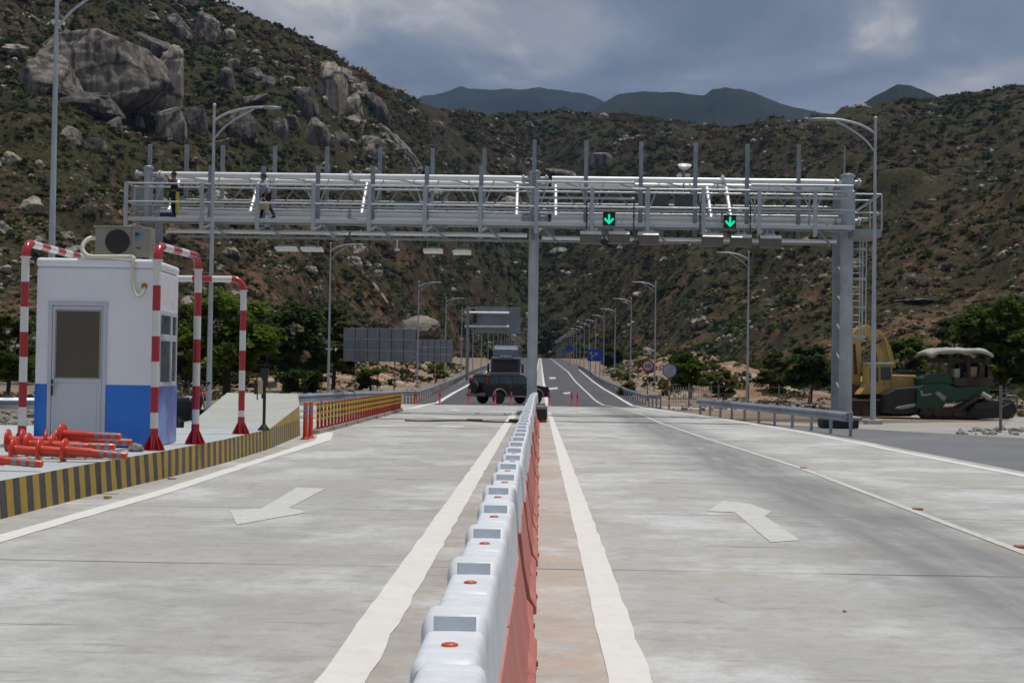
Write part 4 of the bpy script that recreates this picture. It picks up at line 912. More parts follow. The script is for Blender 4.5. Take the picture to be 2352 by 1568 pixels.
mb = MB(); mb.ball((-.80, 0, .74), (.06, .10, .06), 10); mb.build('rear_light', M['orange'], mc, local=True); mb = MB(); mb.ball((.52, 0, .93), (.09, .09, .09), 10); mb.build('headlamp', M['orange'], mc, local=True)
# second, half hidden motorcycle left of it
m2 = dup(mc, (-8.75, 34.2, -.02), 'dark motorcycle half hidden behind the near hoop posts', math.radians(118))
mc['group'] = m2['group'] = 'motorcycles behind the booth'

# ------------------------------------------------------------ red and yellow post row
dp = thing('delineator_post', (0, 0, 0), '', 'delineator', 'red posts with yellow bands beside the left lane')
mb = MB(); mb.box((0, 0, .31), (.062, .10, .62)); mb.build('post', M['rpost'], dp, bevel=.015, local=True)
for z in (.53, .38, .24):
    mb = MB(); mb.box((0, 0, z), (.068, .106, .085 if z > .3 else .07)); mb.build('reflective_band', M['ypost'], dp, bevel=.012, local=True)
mb = MB(); mb.box((0, 0, .012), (.13, .16, .024)); mb.build('base', M['rpost'], dp, local=True)
NR = 35
for i in range(NR):
    loc = (-5.29, 34.3 + i * (20.2 / (NR - 1)), .10); lb = 'red post with yellow bands, ' + ordn(i) + ' in the row counted from the two orange posts'
    if i == 0: dp.location = loc; dp['label'] = lb
    else: dup(dp, loc, lb)
ob = thing('orange_post', (0, 0, 0), '', 'delineator', 'orange posts at the end of the striped kerb')
mb = MB(); mb.lathe([(.10, 0), (.10, .02), (.06, .04), (.055, .08), (.05, .78), (.04, .80)], (0, 0, 0), 14); mb.build('post', M['orange'], ob, local=True)
for z in (.50, .60, .69):
    mb = MB(); mb.lathe([(.053, z), (.053, z + .05)], (0, 0, 0), 14); mb.build('reflective_band', M['silver'], ob, local=True)
p = G(701, 1009); ob.location = p; ob['label'] = 'left one of two orange posts with grey bands at the kerb end'; dup(ob, G(713, 1006), 'right one of two orange posts with grey bands at the kerb end')
rp = thing('road_post', (0, 0, 0), '', 'delineator', 'small red posts across the road')
mb = MB(); mb.lathe([(.11, 0), (.11, .02), (.05, .04), (.045, .70), (.03, .72)], (0, 0, 0), 12); mb.build('post', M['rpost'], rp, local=True)
mb = MB(); mb.lathe([(.052, .45), (.052, .55)], (0, 0, 0), 12); mb.build('reflective_band', M['tail'], rp, local=True)
RP = [(954, 'left end of the line of small red posts across the road'), (1010, 'small red post second from the left, beside the left road edge line'), (1077, 'small red post at the rear corner of the black car'), (1137, 'small red post in front of the rear door of the black car'),
      (1174, 'small red post below the front door of the black car'), (1261, 'small red post just right of the middle gantry column'), (1313, 'left one of the pair of small red posts on the right carriageway'), (1326, 'right end of the line of small red posts across the road')]
for i, (px, lb) in enumerate(RP):
    p = G(px, 932 + (px - 1240) * .012)
    if i == 0: rp.location = p; rp['label'] = lb
    else: dup(rp, p, lb)

# ------------------------------------------------------------ plastic barrier row
def barrier_meshes():
    L = 1.085; ns = 112
    prof_r = [(.214, .0), (.214, .05), (.175, .10), (.150, .30), (.128, .50)]
    prof_w = [(.104, .50), (.098, .62), (.091, .70), (.087, .745), (.084, .770), (.079, .787), (.070, .796), (.055, .800), (0, .801)]
    def sweep(prof, closed_top, rib, step):
        mb = MB(); vs = []; P_ = prof + [(-x, z) for x, z in prof[::-1] if x > 0] if closed_top else prof
        for i in range(ns + 1):
            y = L * i / ns; e = min(y, L - y); edge = -.012 if e < .012 else 0
            up = 0 if y < .418 else min(1, (y - .418) / .004 * 1.0) if y < .58 else max(0, 1 - (y - .58) / .03)
            for x, z in P_:
                sgn = 1 if x >= 0 else -1; rr = rib * (1 if math.sin(2 * PI * y / step) > .2 else 0) if .1 < z < .74 else 0
                dz = .042 * up if z > .72 else 0; dx = .006 * up if z > .70 else 0
                g = .008 * (1 if (y < .40 and (int(y * 100) % 12) < 2) or y > .66 and int(y * 100) % 11 < 2 else 0) if z > .72 else 0
                vs.append((x + sgn * (dx - rr + edge * .6) if x else 0, y, max(0, z + dz - g * .6 + (edge if z > .7 else 0))))
        w = len(P_); mb.add(vs, [(i * w + k, (i + 1) * w + k, (i + 1) * w + k + 1, i * w + k + 1) for i in range(ns) for k in range(w - 1)], True)
        mb.add(vs[:w], [tuple(range(w))]); mb.add(vs[-w:], [tuple(range(w))[::-1]]); return mb
    return sweep(prof_w, True, .008, .05), L
mw, BLN = barrier_meshes()
bar = thing('plastic_barrier', (0, 0, 0), '', 'barrier', 'white and red plastic barriers in the median row')
mw.build('upper_body', M['white'], bar, local=True)
mb = MB(); ns = 96; vs = []; prf = [(-.214, 0), (-.214, .05), (-.175, .10), (-.140, .30), (-.110, .502), (.110, .502), (.140, .30), (.175, .10), (.214, .05), (.214, 0)]
for i in range(ns + 1):
    y = .01 + 1.065 * i / ns
    for x, z in prf:
        rr = .009 * max(0, math.sin(2 * PI * (y + z * .35) / .085)) if .04 < z < .5 else 0
        vs.append((x - math.copysign(rr, x), y, z))
w = len(prf); mb.add(vs, [(i * w + k, (i + 1) * w + k, (i + 1) * w + k + 1, i * w + k + 1) for i in range(ns) for k in range(w - 1)]); mb.add(vs[:w], [tuple(range(w))]); mb.add(vs[-w:], [tuple(range(w))[::-1]])
mb.build('lower_body', M['redp'], bar, local=True)
mb = MB(); mb.add([(-.058, .415, .799), (.058, .415, .799), (.058, .4175, .8385), (-.058, .4175, .8385)], [(0, 1, 2, 3)]); mb.add([(-.058, .412, .799), (.058, .412, .799), (.058, .4145, .8385), (-.058, .4145, .8385)], [(0, 1, 2, 3)]); mb.build('reflective_patch', M['patch'], bar, local=True)
mb = MB(); mb.lathe([(.022, .794), (.022, .805), (.015, .808)], (0, .20, 0), 16); mb.build('filler_plug', M['dot'], bar, local=True)
mb = MB(); mb.box((.212, .56, .025), (.022, .035, .03)); mb.build('foot_lug', M['rpost'], bar, bevel=.005, local=True)
NB = 47
for i in range(NB):
    y = .195 + i * 1.10; loc = (-.217 + .05 * (1 if i > 40 else 0) * (i - 40) * .2, y, 0)
    lb = 'white topped red based plastic barrier, ' + ordn(i) + ' in the median row from the near end'
    if i == 0: bar.location = loc; bar['label'] = lb
    else:
        q = dup(bar, (loc[0] + random.uniform(-.009, .009), y, 0), lb, random.uniform(-.012, .012))

# ------------------------------------------------------------ things on the carriageway
q = G(1244, 970); dm = thing('battery_box', q, 'grey and black box standing on the ground right of the median barrier', 'box')
mb = MB(); mb.box(q + Vector((0, .15, .26)), (.34, .3, .36)); mb.build('body', M['black'], dm, bevel=.03); mb = MB(); mb.box(q + Vector((0, .15, .46)), (.36, .32, .10)); mb.build('lid', M['galvd'], dm, bevel=.02); mb = MB(); mb.box(q + Vector((0, .15, .05)), (.30, .26, .1)); mb.build('base', M['rpost'], dm)
q = G(1184, 971); mb = MB(); mb.box(q + Vector((0, 0, .06)), (.42, .3, .12)); tag(mb.build('speed_block', M['black'], bevel=.04), 'low black block on the left of the barrier by the white line', 'block')
q = G(1090, 966); mb = MB(); mb.box(q + Vector((0, 0, .03)), (.5, .12, .06)); tag(mb.build('cable_joint', mat('rust_orange', (.25, .06, .01), .7), bevel=.02), 'rusty orange lump lying on the cable across the left lane', 'cable cover')
mb = MB(); pts = [G(930, 967), G(980, 968), G(1060, 967), G(1130, 970), G(1180, 971)]; mb.tube(smooth_path([p + Vector((0, 0, .02)) for p in pts]), .022, 6); tag(mb.build('cable', M['black']), 'thin black cable lying across the left lane', 'cable')
for px, py, r_ in ((2108, 1171, .035), (1845, 1076, .03), (2345, 1258, .04)):
    q = G(px, py); mb = MB(); mb.box(q + Vector((0, 0, .012)), (.11, .09, .024)); tag(mb.build('road_stud', mat('amber_stud', (.35, .13, .05), .5), bevel=.01), {2108: 'amber road stud on the right lane line, middle one of three', 1845: 'amber road stud on the right lane line, farthest of three', 2345: 'amber road stud on the right lane line at the right frame edge'}[px], 'road stud', 'amber studs on the right lane line')

# ------------------------------------------------------------ guardrails
def guardrail(path, label, post_gap=2.0, z=.72, thick=1.0, lowrail=False):
    P_ = [Vector((x, y, 0)) for x, y in path]; S = smooth_path(P_, 10); root = thing('guardrail', (S[0].x, S[0].y, zr(S[0].y)), label, 'guardrail')
    side = []; vs = []; prof = [(0, z), (.03, z - .03), (.07, z - .06), (.07, z - .085), (.02, z - .12), (.02, z - .145), (.07, z - .18), (.07, z - .205), (.03, z - .235), (0, z - .26)]
    for i, p in enumerate(S):
        d = (S[min(i + 1, len(S) - 1)] - S[max(i - 1, 0)]).normalized(); nrm = Vector((-d.y, d.x, 0)); nrm = nrm if nrm.x * (-p.x) > 0 else -nrm; side.append(nrm); g = zr(p.y)
        for o_, zz in prof: vs.append((p.x + nrm.x * o_, p.y + nrm.y * o_, g + zz))
    w = len(prof); mb = MB(); fs = [(i * w + k, (i + 1) * w + k, (i + 1) * w + k + 1, i * w + k + 1) for i in range(len(S) - 1) for k in range(w - 1)]; mb.add(vs, fs, False)
    b_ = mb.build('beam', M['rail'], root); so_ = b_.modifiers.new('Solidify', 'SOLIDIFY'); so_.thickness = .006
    acc = 0; nxt = .1; k = 0
    for i in range(1, len(S)):
        seg = (S[i] - S[i - 1]).length
        while acc + seg >= nxt and k < 100:
            p = S[i - 1].lerp(S[i], (nxt - acc) / seg) ; n_s = side[i]; g = zr(p.y); mb = MB(); mb.tube([(p.x - n_s.x * .09, p.y - n_s.y * .09, g - .05), (p.x - n_s.x * .09, p.y - n_s.y * .09, g + z - .04)], .045, 8); mb.box((p.x - n_s.x * .03, p.y - n_s.y * .03, g + z - .155), (.09, .09, .2)); mb.build('post', M['rail'], root); nxt += post_gap; k += 1
        acc += seg
    return root
gr = guardrail([(7.98, 37.3), (7.75, 41), (7.2, 46.5), (6.75, 51.5), (6.3, 57.5)], 'straight grey guardrail by the right gantry column', 2.0, .63)
mb = MB(); mb.box((8.03, 37.2, .50), (.10, .05, .28)); mb.build('end_cap', M['rail'], gr, bevel=.02)
guardrail([(6.35, 76.5), (6.45, 90), (6.6, 102), (7.0, 143), (8.0, 208), (9.5, 312), (10, 420)], 'long curved guardrail along the right road edge beyond the gantry', 3)
guardrail([(-8.3, 44), (-7.66, 49), (-6.7, 58), (-7.0, 72), (-8.0, 105), (-9.3, 154), (-11.4, 237), (-13, 390)], 'long curved guardrail along the left road edge behind the red post row', 3)
guardrail([(-18, 33.6), (-14, 34.5), (-10.8, 37), (-9.7, 41)], 'short guardrail on the dirt behind the booth at the left edge', 2)
mb = MB(); mb.box((10.6, 41.0, .2), (3.2, .5, .42)); tag(mb.build('water_barrier', M['dark'], bevel=.06), 'low black block lying behind the near end of the right guardrail', 'block') if False else None

# ------------------------------------------------------------ gantry
FY, RY, WY = 53.0, 54.6, 51.8
gn = thing('toll_gantry', (-.3, FY, 0), 'long galvanised pipe truss gantry with walkway spanning all lanes', 'gantry')
XL, XR = -15.0, 11.35
def gt(name, pts, r, m='galv', n=10, par=gn): mb = MB(); mb.tube(pts, r, n); return mb.build(name, M[m], par)
ZT, ZB = 8.70, 7.27
for Y, tag_ in ((FY, 'f'), (RY, 'r')):
    gt('top_chord', [(-14.3, Y, ZT), (-.75, Y, ZT)], .105, 'whitepipe', 14); gt('top_chord', [(.35, Y, ZT), (XR - .35, Y, ZT)], .105, 'whitepipe', 14)
    gt('bottom_chord', [(-14.3, Y, ZB), (-.75, Y, ZB)], .105, 'whitepipe', 14); gt('bottom_chord', [(.35, Y, ZB), (XR - .35, Y, ZB)], .105, 'whitepipe', 14)
gt('equipment_rail', [(-13.9, FY - .2, 6.58), (-.55, FY - .2, 6.58)], .075, 'whitepipe'); gt('equipment_rail', [(0, FY - .2, 6.50), (10.8, FY - .2, 6.50)], .07, 'whitepipe'); gt('equipment_rail', [(-13.9, RY, 6.78), (-.55, RY, 6.78)], .06, 'galv')
gt('equipment_rail', [(-13.9, RY, 6.55), (10.8, RY, 6.55)], .05, 'galvd')
# columns
for X, r, nm in ((-14.65, .15, 'l'), (-.29, .185, 'm'), (11.22, .24, 'r')):
    for Y in ((FY, RY) if nm != 'm' else (FY, RY)):
        gt('column', [(X, Y, -.1), (X, Y, 8.95 if Y == FY else 8.8)], r if nm != 'r' or Y == FY else .2, 'galv' if nm == 'm' else 'galvd' if Y == RY else 'galv', 20)
        for Z in (ZT, ZB):
            mb = MB()
            for s_ in (-1, 1):
                mb.lathe([(.10, 0), (.15, .02), (.15, .06), (.10, .08)], (X + s_ * .42 - .04, Y, Z), 14, Matrix.Rotation(math.radians(90), 3, 'Y'))
                mb.tube([(X, Y, Z), (X + s_ * .5, Y, Z)], .08, 10)
                for k in range(6):
                    a = k * PI / 3; mb.ball((X + s_ * .47, Y + .125 * math.cos(a), Z + .125 * math.sin(a)), .022, 6)
            mb.build('flange', M['galv'], gn)
        mb = MB(); mb.lathe([(r + .06, 0), (r + .06, .04)], (X, Y, 8.9 if Y == FY else 8.75), 16); mb.ball((X, Y, 8.97 if Y == FY else 8.82), (r + .02, r + .02, .05), 10); mb.build('column_cap', M['galv'], gn)
    mb = MB(); mb.box((X, (FY + RY) / 2, .03), (1.1, 2.5, .12)); mb.build('foundation', M['conc'], gn, bevel=.03)
    for z in (.8, 1.9, 3.0, 4.1, 5.2): gt('column_brace', [(X - .05, FY, z), (X - .05, RY, z + .6)], .035, 'galv')
for X in (-10.4, -7.15, 6.62):                 # splice flanges
    for Z in (ZT, ZB):
        for Y in (FY, RY):
            mb = MB(); mb.lathe([(.10, 0), (.16, 0), (.16, .05), (.10, .05)], (X, Y, Z), 14, Matrix.Rotation(math.radians(90), 3, 'Y'))
            for k in range(6): a = k * PI / 3; mb.tube([(X - .07, Y + .13 * math.cos(a), Z + .13 * math.sin(a)), (X + .12, Y + .13 * math.cos(a), Z + .13 * math.sin(a))], .016, 6)
            mb.ball((X + .02, Y, Z + .15), .07, 8); mb.build('splice_flange', M['galv'], gn)
for X in (-13.9, -10.85, -6.7, -.95, .5, 6.24, 6.97): gt('cross_brace', [(X, FY, ZB), (X, RY, ZT)], .065, 'whitepipe', 10)
for Z in (7.98, 7.62): gt('mid_rail', [(-14.3, RY + .1, Z), (11, RY + .1, Z)], .032, 'galvl', 8)
for Z in (7.05, 7.5): gt('cable_tray', [(-14.3, FY + .5, Z), (11, FY + .5, Z)], .03, 'galvl', 8)
for k in range(25): X = -14 + k * 1.02; gt('strut', [(X, FY, ZT), (X + (.9 if k % 2 else -.9) * .6, FY + .1, ZB)], .024, 'galvl', 6)
# rear lattice
xs = [-14.3 + i * 1.0 for i in range(26)]
for i in range(len(xs) - 1):
    z0, z1 = (ZB, ZT) if i % 2 == 0 else (ZT, ZB)
    gt('lattice_bar', [(xs[i], RY, z0), (xs[i + 1], RY, z1)], .028, 'galvd', 6)
for i, X in enumerate([-13.2 + 2.0 * k for k in range(12)]):
    gt('arched_strut', smooth_path([(X - .6, FY, ZT - .1), (X, FY + .8, ZT - .02), (X + .6, RY, ZT - .1)], 4), .025, 'galvd', 6)
def post(name, X, Y, z0, z1, w=.15, d=.09, m='galvd'):
    mb = MB(); mb.box((X, Y, (z0 + z1) / 2), (w, d, z1 - z0)); return mb.build(name, M[m], gn, bevel=.01)
for px in (345, 429, 512, 632, 752, 873, 994, 1113): x, z = XZ(px, 332 + (px - 345) * .014, RY + .15); post('rear_upright', x, RY + .15, 6.9, z, .15)
for px in (484, 606, 731, 857, 981, 1106): x, z = XZ(px, 382, FY - .14); post('front_upright', x, FY - .14, 6.45, z, .16)
for px in (1228, 1347, 1473, 1598, 1717, 1835): x, z = XZ(px, 322 + (px - 1228) * .02, FY - .14); post('tall_upright', x, FY - .14, 6.4, z, .15)
x, z = XZ(1940, 336, FY); post('lightning_rod', x, FY, 8.9, z, .06, .06)
# walkway
XW0, XW1 = P(288, 500, WY).x, P(1962, 500, WY).x; XE = P(2025, 500, WY).x
mb = MB(); mb.box(((XW0 + XW1) / 2, WY + .02, 6.91), (XW1 - XW0, .05, .14)); mb.build('walkway_beam', M['galvl'], gn, bevel=.01)
mb = MB(); mb.box(((XW0 + XW1) / 2, WY + 1.0, 6.92), (XW1 - XW0, .05, .14)); mb.build('walkway_beam', M['galv'], gn, bevel=.01)
mb = MB()
for i in range(330): mb.box((XW0 + .05 + i * (XW1 - XW0 - .1) / 329, WY + .51, 6.985), (.03, .92, .02))
for k in range(8): mb.box(((XW0 + XW1) / 2, WY + .1 + k * .115, 6.97), (XW1 - XW0, .006, .03))
mb.build('walkway_grating', M['signgreen'], gn)
for Y in (WY, WY + 1.05):
    for Z in (8.21, 7.54): gt('handrail', [(XW0, Y, Z), (XW1, Y, Z)], .034, 'galvl', 8)
k = 0
for i in range(14):
    px = 340 + 127.4 * i if i else 396
    X = XW0 + .02 if i == 0 else P(464 + 128 * (i - 1), 460, WY).x
    if X > XW1: break
    mb = MB(); mb.box((X, WY - .04, 7.42), (.14, .07, 1.65)); mb.add([(X - .06, WY - .02, 6.62), (X + .06, WY - .02, 6.62), (X + .28, WY + .9, 6.86), (X + .16, WY + .9, 6.86), (X - .06, WY - .02, 6.55), (X + .06, WY - .02, 6.55), (X + .28, WY + .9, 6.78), (X + .16, WY + .9, 6.78)], [(0, 1, 2, 3), (7, 6, 5, 4), (0, 4, 5, 1), (1, 5, 6, 2), (2, 6, 7, 3), (3, 7, 4, 0)])
    mb.build('stanchion', M['galv'], gn, bevel=.008); post('stanchion', X, WY + 1.08, 6.9, 8.22, .06, .05, 'galv')
    mb = MB(); mb.box((X + .5, FY - .12, 6.72), (.34, .1, .5)); mb.tube([(X + .2, WY + .4, 6.85), (X + .75, FY - .2, 6.38)], .035, 8); mb.ball((X + .72, FY - .2, 6.36), .07, 8); mb.build('hanger_bracket', M['galvd'], gn, bevel=.01)
# small handrail end frames, extra rails in the middle bay
for Z in (8.21, 7.54, 6.95): gt('handrail', [(XW0, WY, Z), (XW0, WY + 1.05, Z)], .03, 'galv', 8)
for Z, m_ in ((8.42, 'galv'), (7.85, 'galv')): gt('bay_rail', [(P(1232, 440, WY).x, WY - .05, Z), (P(1456, 440, WY).x, WY - .05, Z)], .045, m_, 8)
for X0, X1 in ((1640, 1964),):
    gt('bay_rail', [(P(1725, 440, WY).x, WY, 8.40), (P(1960, 440, WY).x, WY, 8.40)], .05, 'galv', 8); gt('bay_rail', [(P(1725, 440, WY).x, WY, 7.95), (P(1960, 440, WY).x, WY, 7.95)], .05, 'galv', 8)
# end platform and ladder
mb = MB(); mb.box(((XW1 + XE) / 2, WY + .9, 6.72), (XE - XW1, 1.9, .28)); mb.build('platform', M['galvd'], gn, bevel=.02)
for Y in (WY, WY + 1.85):
    for Z in (8.12, 7.45): gt('platform_rail', [(XW1 - .1, Y, Z), (XE, Y, Z)], .028, 'galv', 8)
    for X in (XW1, XE): gt('platform_rail', [(X, Y, 6.8), (X, Y, 8.14)], .03, 'galv', 8)
    gt('platform_rail', [(XW1 + .1, Y, 7.5), (XE - .1, Y, 8.05)], .02, 'galv', 6)
for Z in (8.12, 7.45): gt('platform_rail', [(XE, WY, Z), (XE, WY + 1.85, Z)], .028, 'galv', 8)
LX, LY = P(1968, 600, FY + .6).x, FY + .6
ld = thing('tmp', (LX, LY, 0), None, None) if False else None
z0, z1 = P(1968, 778, LY).z, 6.7
lad = gt('ladder', [(LX - .20, LY, z0), (LX - .20, LY, z1)], .025, 'galv', 8)
for X, Y in ((LX + .20, LY), (LX - .28, LY - .3), (LX, LY - .5), (LX + .28, LY - .3), (LX + .12, LY - .45)): gt('ladder_rail', [(X, Y, z0 if Y == LY else z0 + .05), (X, Y, z1)], .022, 'galvl', 6)
for i in range(16): gt('rung', [(LX - .2, LY, z0 + .1 + i * .26), (LX + .2, LY, z0 + .1 + i * .26)], .013, 'galv', 6)
for z in (z0 + .05, z0 + 1.15, z0 + 2.2, z0 + 3.3):
    mb = MB(); pts = [(LX - .2, LY, z), (LX - .30, LY - .2, z), (LX - .2, LY - .45, z), (LX, LY - .52, z), (LX + .2, LY - .45, z), (LX + .3, LY - .2, z), (LX + .2, LY, z)]
    for a, b in zip(pts, pts[1:]):
        a, b = Vector(a), Vector(b); c = (a + b) / 2; an = math.atan2(b.y - a.y, b.x - a.x); mb.box(c, ((b - a).length + .01, .012, .09), Matrix.Rotation(an, 3, 'Z'))
    mb.build('cage_hoop', M['galv'], gn)
for px0, px1 in ((1470, 1537), (1549, 1610)):
    a, b = P(px0, 489 if px0 == 1470 else 488, RY - .3), P(px1, 428 if px0 == 1470 else 444, RY - .3); mb = MB(); mb.box(((a.x + b.x) / 2, RY - .3, (a.z + b.z) / 2), (b.x - a.x, .14, b.z - a.z))
    o = mb.build('sign_panel', M['signgreen']); tag(o, 'large dark grey green panel on the gantry, left of the white antenna pole' if px0 == 1470 else 'smaller dark grey green panel on the gantry, right below the white antenna pole', 'panel'); o.modifiers.new('Bevel', 'BEVEL').width = .02
    gt('panel_bracket', [((a.x + b.x) / 2, RY - .3, a.z - .1), ((a.x + b.x) / 2, RY, ZB)], .03)
# lattice signs in left bays: dull sheet pieces fixed behind the truss
for px0, px1, py0, py1 in ((300, 350, 428, 480), (905, 962, 462, 505), (1220, 1232, 440, 480)):
    a, b = P(px0, py1, RY), P(px1, py0, RY); mb = MB(); mb.box(((a.x + b.x) / 2, RY + .08, (a.z + b.z) / 2), (b.x - a.x, .04, b.z - a.z)); mb.build('sheet', M['galvd'], gn)

# equipment hung on the gantry
def ppx(name, px0, py0, px1, py1, Y, dy, m, par=None, bev=.01):
    a, b = P(px0, py1, Y), P(px1, py0, Y); mb = MB(); mb.box(((a.x + b.x) / 2, Y + dy / 2, (a.z + b.z) / 2), (abs(b.x - a.x), dy, abs(b.z - a.z))); return mb.build(name, m, par, bevel=bev)
for px, py, lb in ((1399, 504, 'lane signal with a lit green down arrow, left of the two on the gantry'), (1677, 510, 'lane signal with a lit green down arrow, right of the two on the gantry')):
    c = P(px, py, WY - .35); r = thing('lane_signal', c, lb, 'lane signal', 'green arrow lane signals on the gantry')
    mb = MB(); mb.box(c + Vector((0, .06, 0)), (.44, .12, .44)); mb.build('housing', M['black'], r, bevel=.02)
    mb = MB(); y = c.y - .006
    def pl(poly): mb.prism([(c.x + a, c.z + b) for a, b in poly], y, y + .012)
    pl([(-.034, .19), (.034, .19), (.034, -.10), (-.034, -.10)][::-1]); pl([(0, -.185), (.17, -.01), (.17, .05), (.12, .05), (0, -.08)]); pl([(0, -.185), (0, -.08), (-.12, .05), (-.17, .05), (-.17, -.01)])
    mb.build('arrow', M['led'], r); mb = MB(); mb.box(c + Vector((0, .02, .235)), (.44, .22, .02)); mb.build('visor', M['black'], r)
    mb = MB(); mb.tube([c + Vector((0, .1, .1)), (c.x, WY, c.z + .1)], .03, 8); mb.build('bracket', M['galvd'], r)
    for dx in (-.8, .9) if px == 1399 else (-1.05, .75):
        mb = MB(); mb.tube([(c.x + dx, WY - .15, 6.7), (c.x + dx, WY - .15, 7.75)], .022, 8); mb.ball((c.x + dx, WY - .15, 7.2), .05, 8); mb.build('conduit', M['black'], r)
for i, (px0, px1, py) in enumerate(((1332, 1382, 530), (1397, 1447, 530), (1464, 1514, 532), (1613, 1662, 536), (1679, 1728, 538), (1746, 1796, 540))):
    Y = WY - .2; a, b = P(px0, py + 30, Y), P(px1, py, Y); w = b.x - a.x; c = Vector(((a.x + b.x) / 2, Y, (a.z + b.z) / 2)); names = ['leftmost', 'second', 'third', 'fourth', 'fifth', 'rightmost']
    r = thing('reader_antenna', c, names[i] + ' grey box antenna hanging under the right half of the gantry', 'antenna', 'grey box antennas under the right half of the gantry')
    mb = MB(); mb.prism([(-.22, .10), (-.10, .22), (.22, .22), (.10, -.22), (-.16, -.22)], -w / 2, w / 2, 'x'); mb.v = [(v[0] + c.x, v[1] + c.y + .2, v[2] + c.z) for v in mb.v]; mb.build('housing', mat('warm_grey_plastic', (.11, .105, .10), .45) if i == 0 else bpy.data.materials['warm_grey_plastic'], r, bevel=.02)
    mb = MB(); mb.box(c + Vector((0, .035, .172)), (w * .98, .17, .02), Matrix.Rotation(math.radians(45), 3, 'X')); mb.build('lit_top_edge', M['lampw'], r, bevel=.01)  # white slab added to imitate sunlight on the grey box's top edge
    mb = MB(); mb.tube([c + Vector((-.1, .25, .2)), c + Vector((-.1, .3, .65))], .025, 8); mb.tube([c + Vector((.12, .25, .2)), c + Vector((.12, .3, .65))], .025, 8); mb.box(c + Vector((0, .25, .28)), (.4, .12, .06)); mb.build('bracket', M['galv'], r)
for i, (px0, px1, py, lb) in enumerate(((629, 687, 572, 'white flat antenna hanging under the gantry, leftmost of four'), (688, 746, 573, 'white flat antenna hanging right beside the leftmost one'), (969, 1021, 577, 'white flat antenna hanging under the gantry, third from the left'), (1037, 1086, 580, 'white flat antenna hanging left of the middle column'))):
    Y = FY - .3; c = P((px0 + px1) / 2, py, Y); w = (px1 - px0 - 7) * Y / F
    r = thing('flat_antenna', c, lb, 'antenna', 'white flat antennas under the left half of the gantry')
    mb = MB(); mb.box(c, (w, .5, .10), Matrix.Rotation(math.radians(-6), 3, 'X')); mb.build('panel', M['lampw'], r, bevel=.03)
    mb = MB()
    for dx in (-.22, .22): mb.tube([c + Vector((dx, 0, .05)), c + Vector((dx, .15, .42))], .018, 8)
    mb.box(c + Vector((0, 0, .12)), (w * .7, .3, .04)); mb.build('hanger', M['galvd'], r)
def camera_dome(px, py, lb):
    c = P(px, py, FY - .25); r = thing('dome_camera', c, lb, 'camera', 'cameras hanging from the gantry')
    mb = MB(); mb.ball(c, (.09, .09, .09), 12); mb.build('dome', M['glass'], r); mb = MB(); mb.lathe([(.10, 0), (.10, .08), (.03, .12), (.03, .42)], c + Vector((0, 0, .02)), 12); mb.build('mount', M['lampw'], r)
camera_dome(912, 578, 'small white camera hanging under the gantry between the flat antennas'); camera_dome(1423, 572, 'small camera below the second grey box antenna'); camera_dome(1632, 566, 'small camera between the third and fourth grey box antennas')
def bullet(px, py, lb):
    c = P(px, py, WY - .2); r = thing('floodlight', c, lb, 'floodlight', 'black floodlights on the gantry')
    mb = MB(); mb.lathe([(.03, -.1), (.13, 0), (.14, .05), (.12, .06)], c, 14, Matrix.Rotation(math.radians(70), 3, 'X')); mb.build('housing', M['black'], r); mb = MB(); mb.tube([c + Vector((0, .05, .05)), c + Vector((.02, .3, .35))], .03, 8); mb.build('bracket', M['black'], r)
bullet(1459, 560, 'black round floodlight between the second and third grey box antennas'); bullet(1388, 557, 'black round floodlight between the first and second grey box antennas'); bullet(800, 553, 'black lamp at the top of the third lamp post under the gantry')
c = P(1572, 385, RY - .4); r = thing('dish_antenna', c, 'white dish antenna on a pole above the right half of the gantry', 'antenna')
mb = MB(); mb.lathe([(0.01, -.02), (.12, .0), (.22, .07), (.265, .16), (.25, .165), (.10, .05)], c + Vector((0, 0, -.06)), 20, Matrix.Rotation(math.radians(22), 3, 'X')); mb.build('dish', M['lampw'], r)
mb = MB(); mb.tube([(c.x - .03, c.y, 8.7 - .4), c], .035, 8); mb.build('pole', M['galvd'], r)
for dx in (-.19, .12):
    mb = MB(); mb.box(c + Vector((dx, 0, -.30)), (.18, .12, .13)); mb.build('radio_unit', M['lampw'], r, bevel=.02)
mb = MB(); mb.tube([(c.x - .2, c.y, c.z - .30), (c.x + .2, c.y, c.z - .30)], .02, 6); mb.build('arm', M['galvd'], r)
o = ppx('blue_board', 367, 488, 398, 497, WY + .25, .06, M['bluebox']); tag(o, 'small navy blue board on the walkway beside the dark clothed person', 'board')

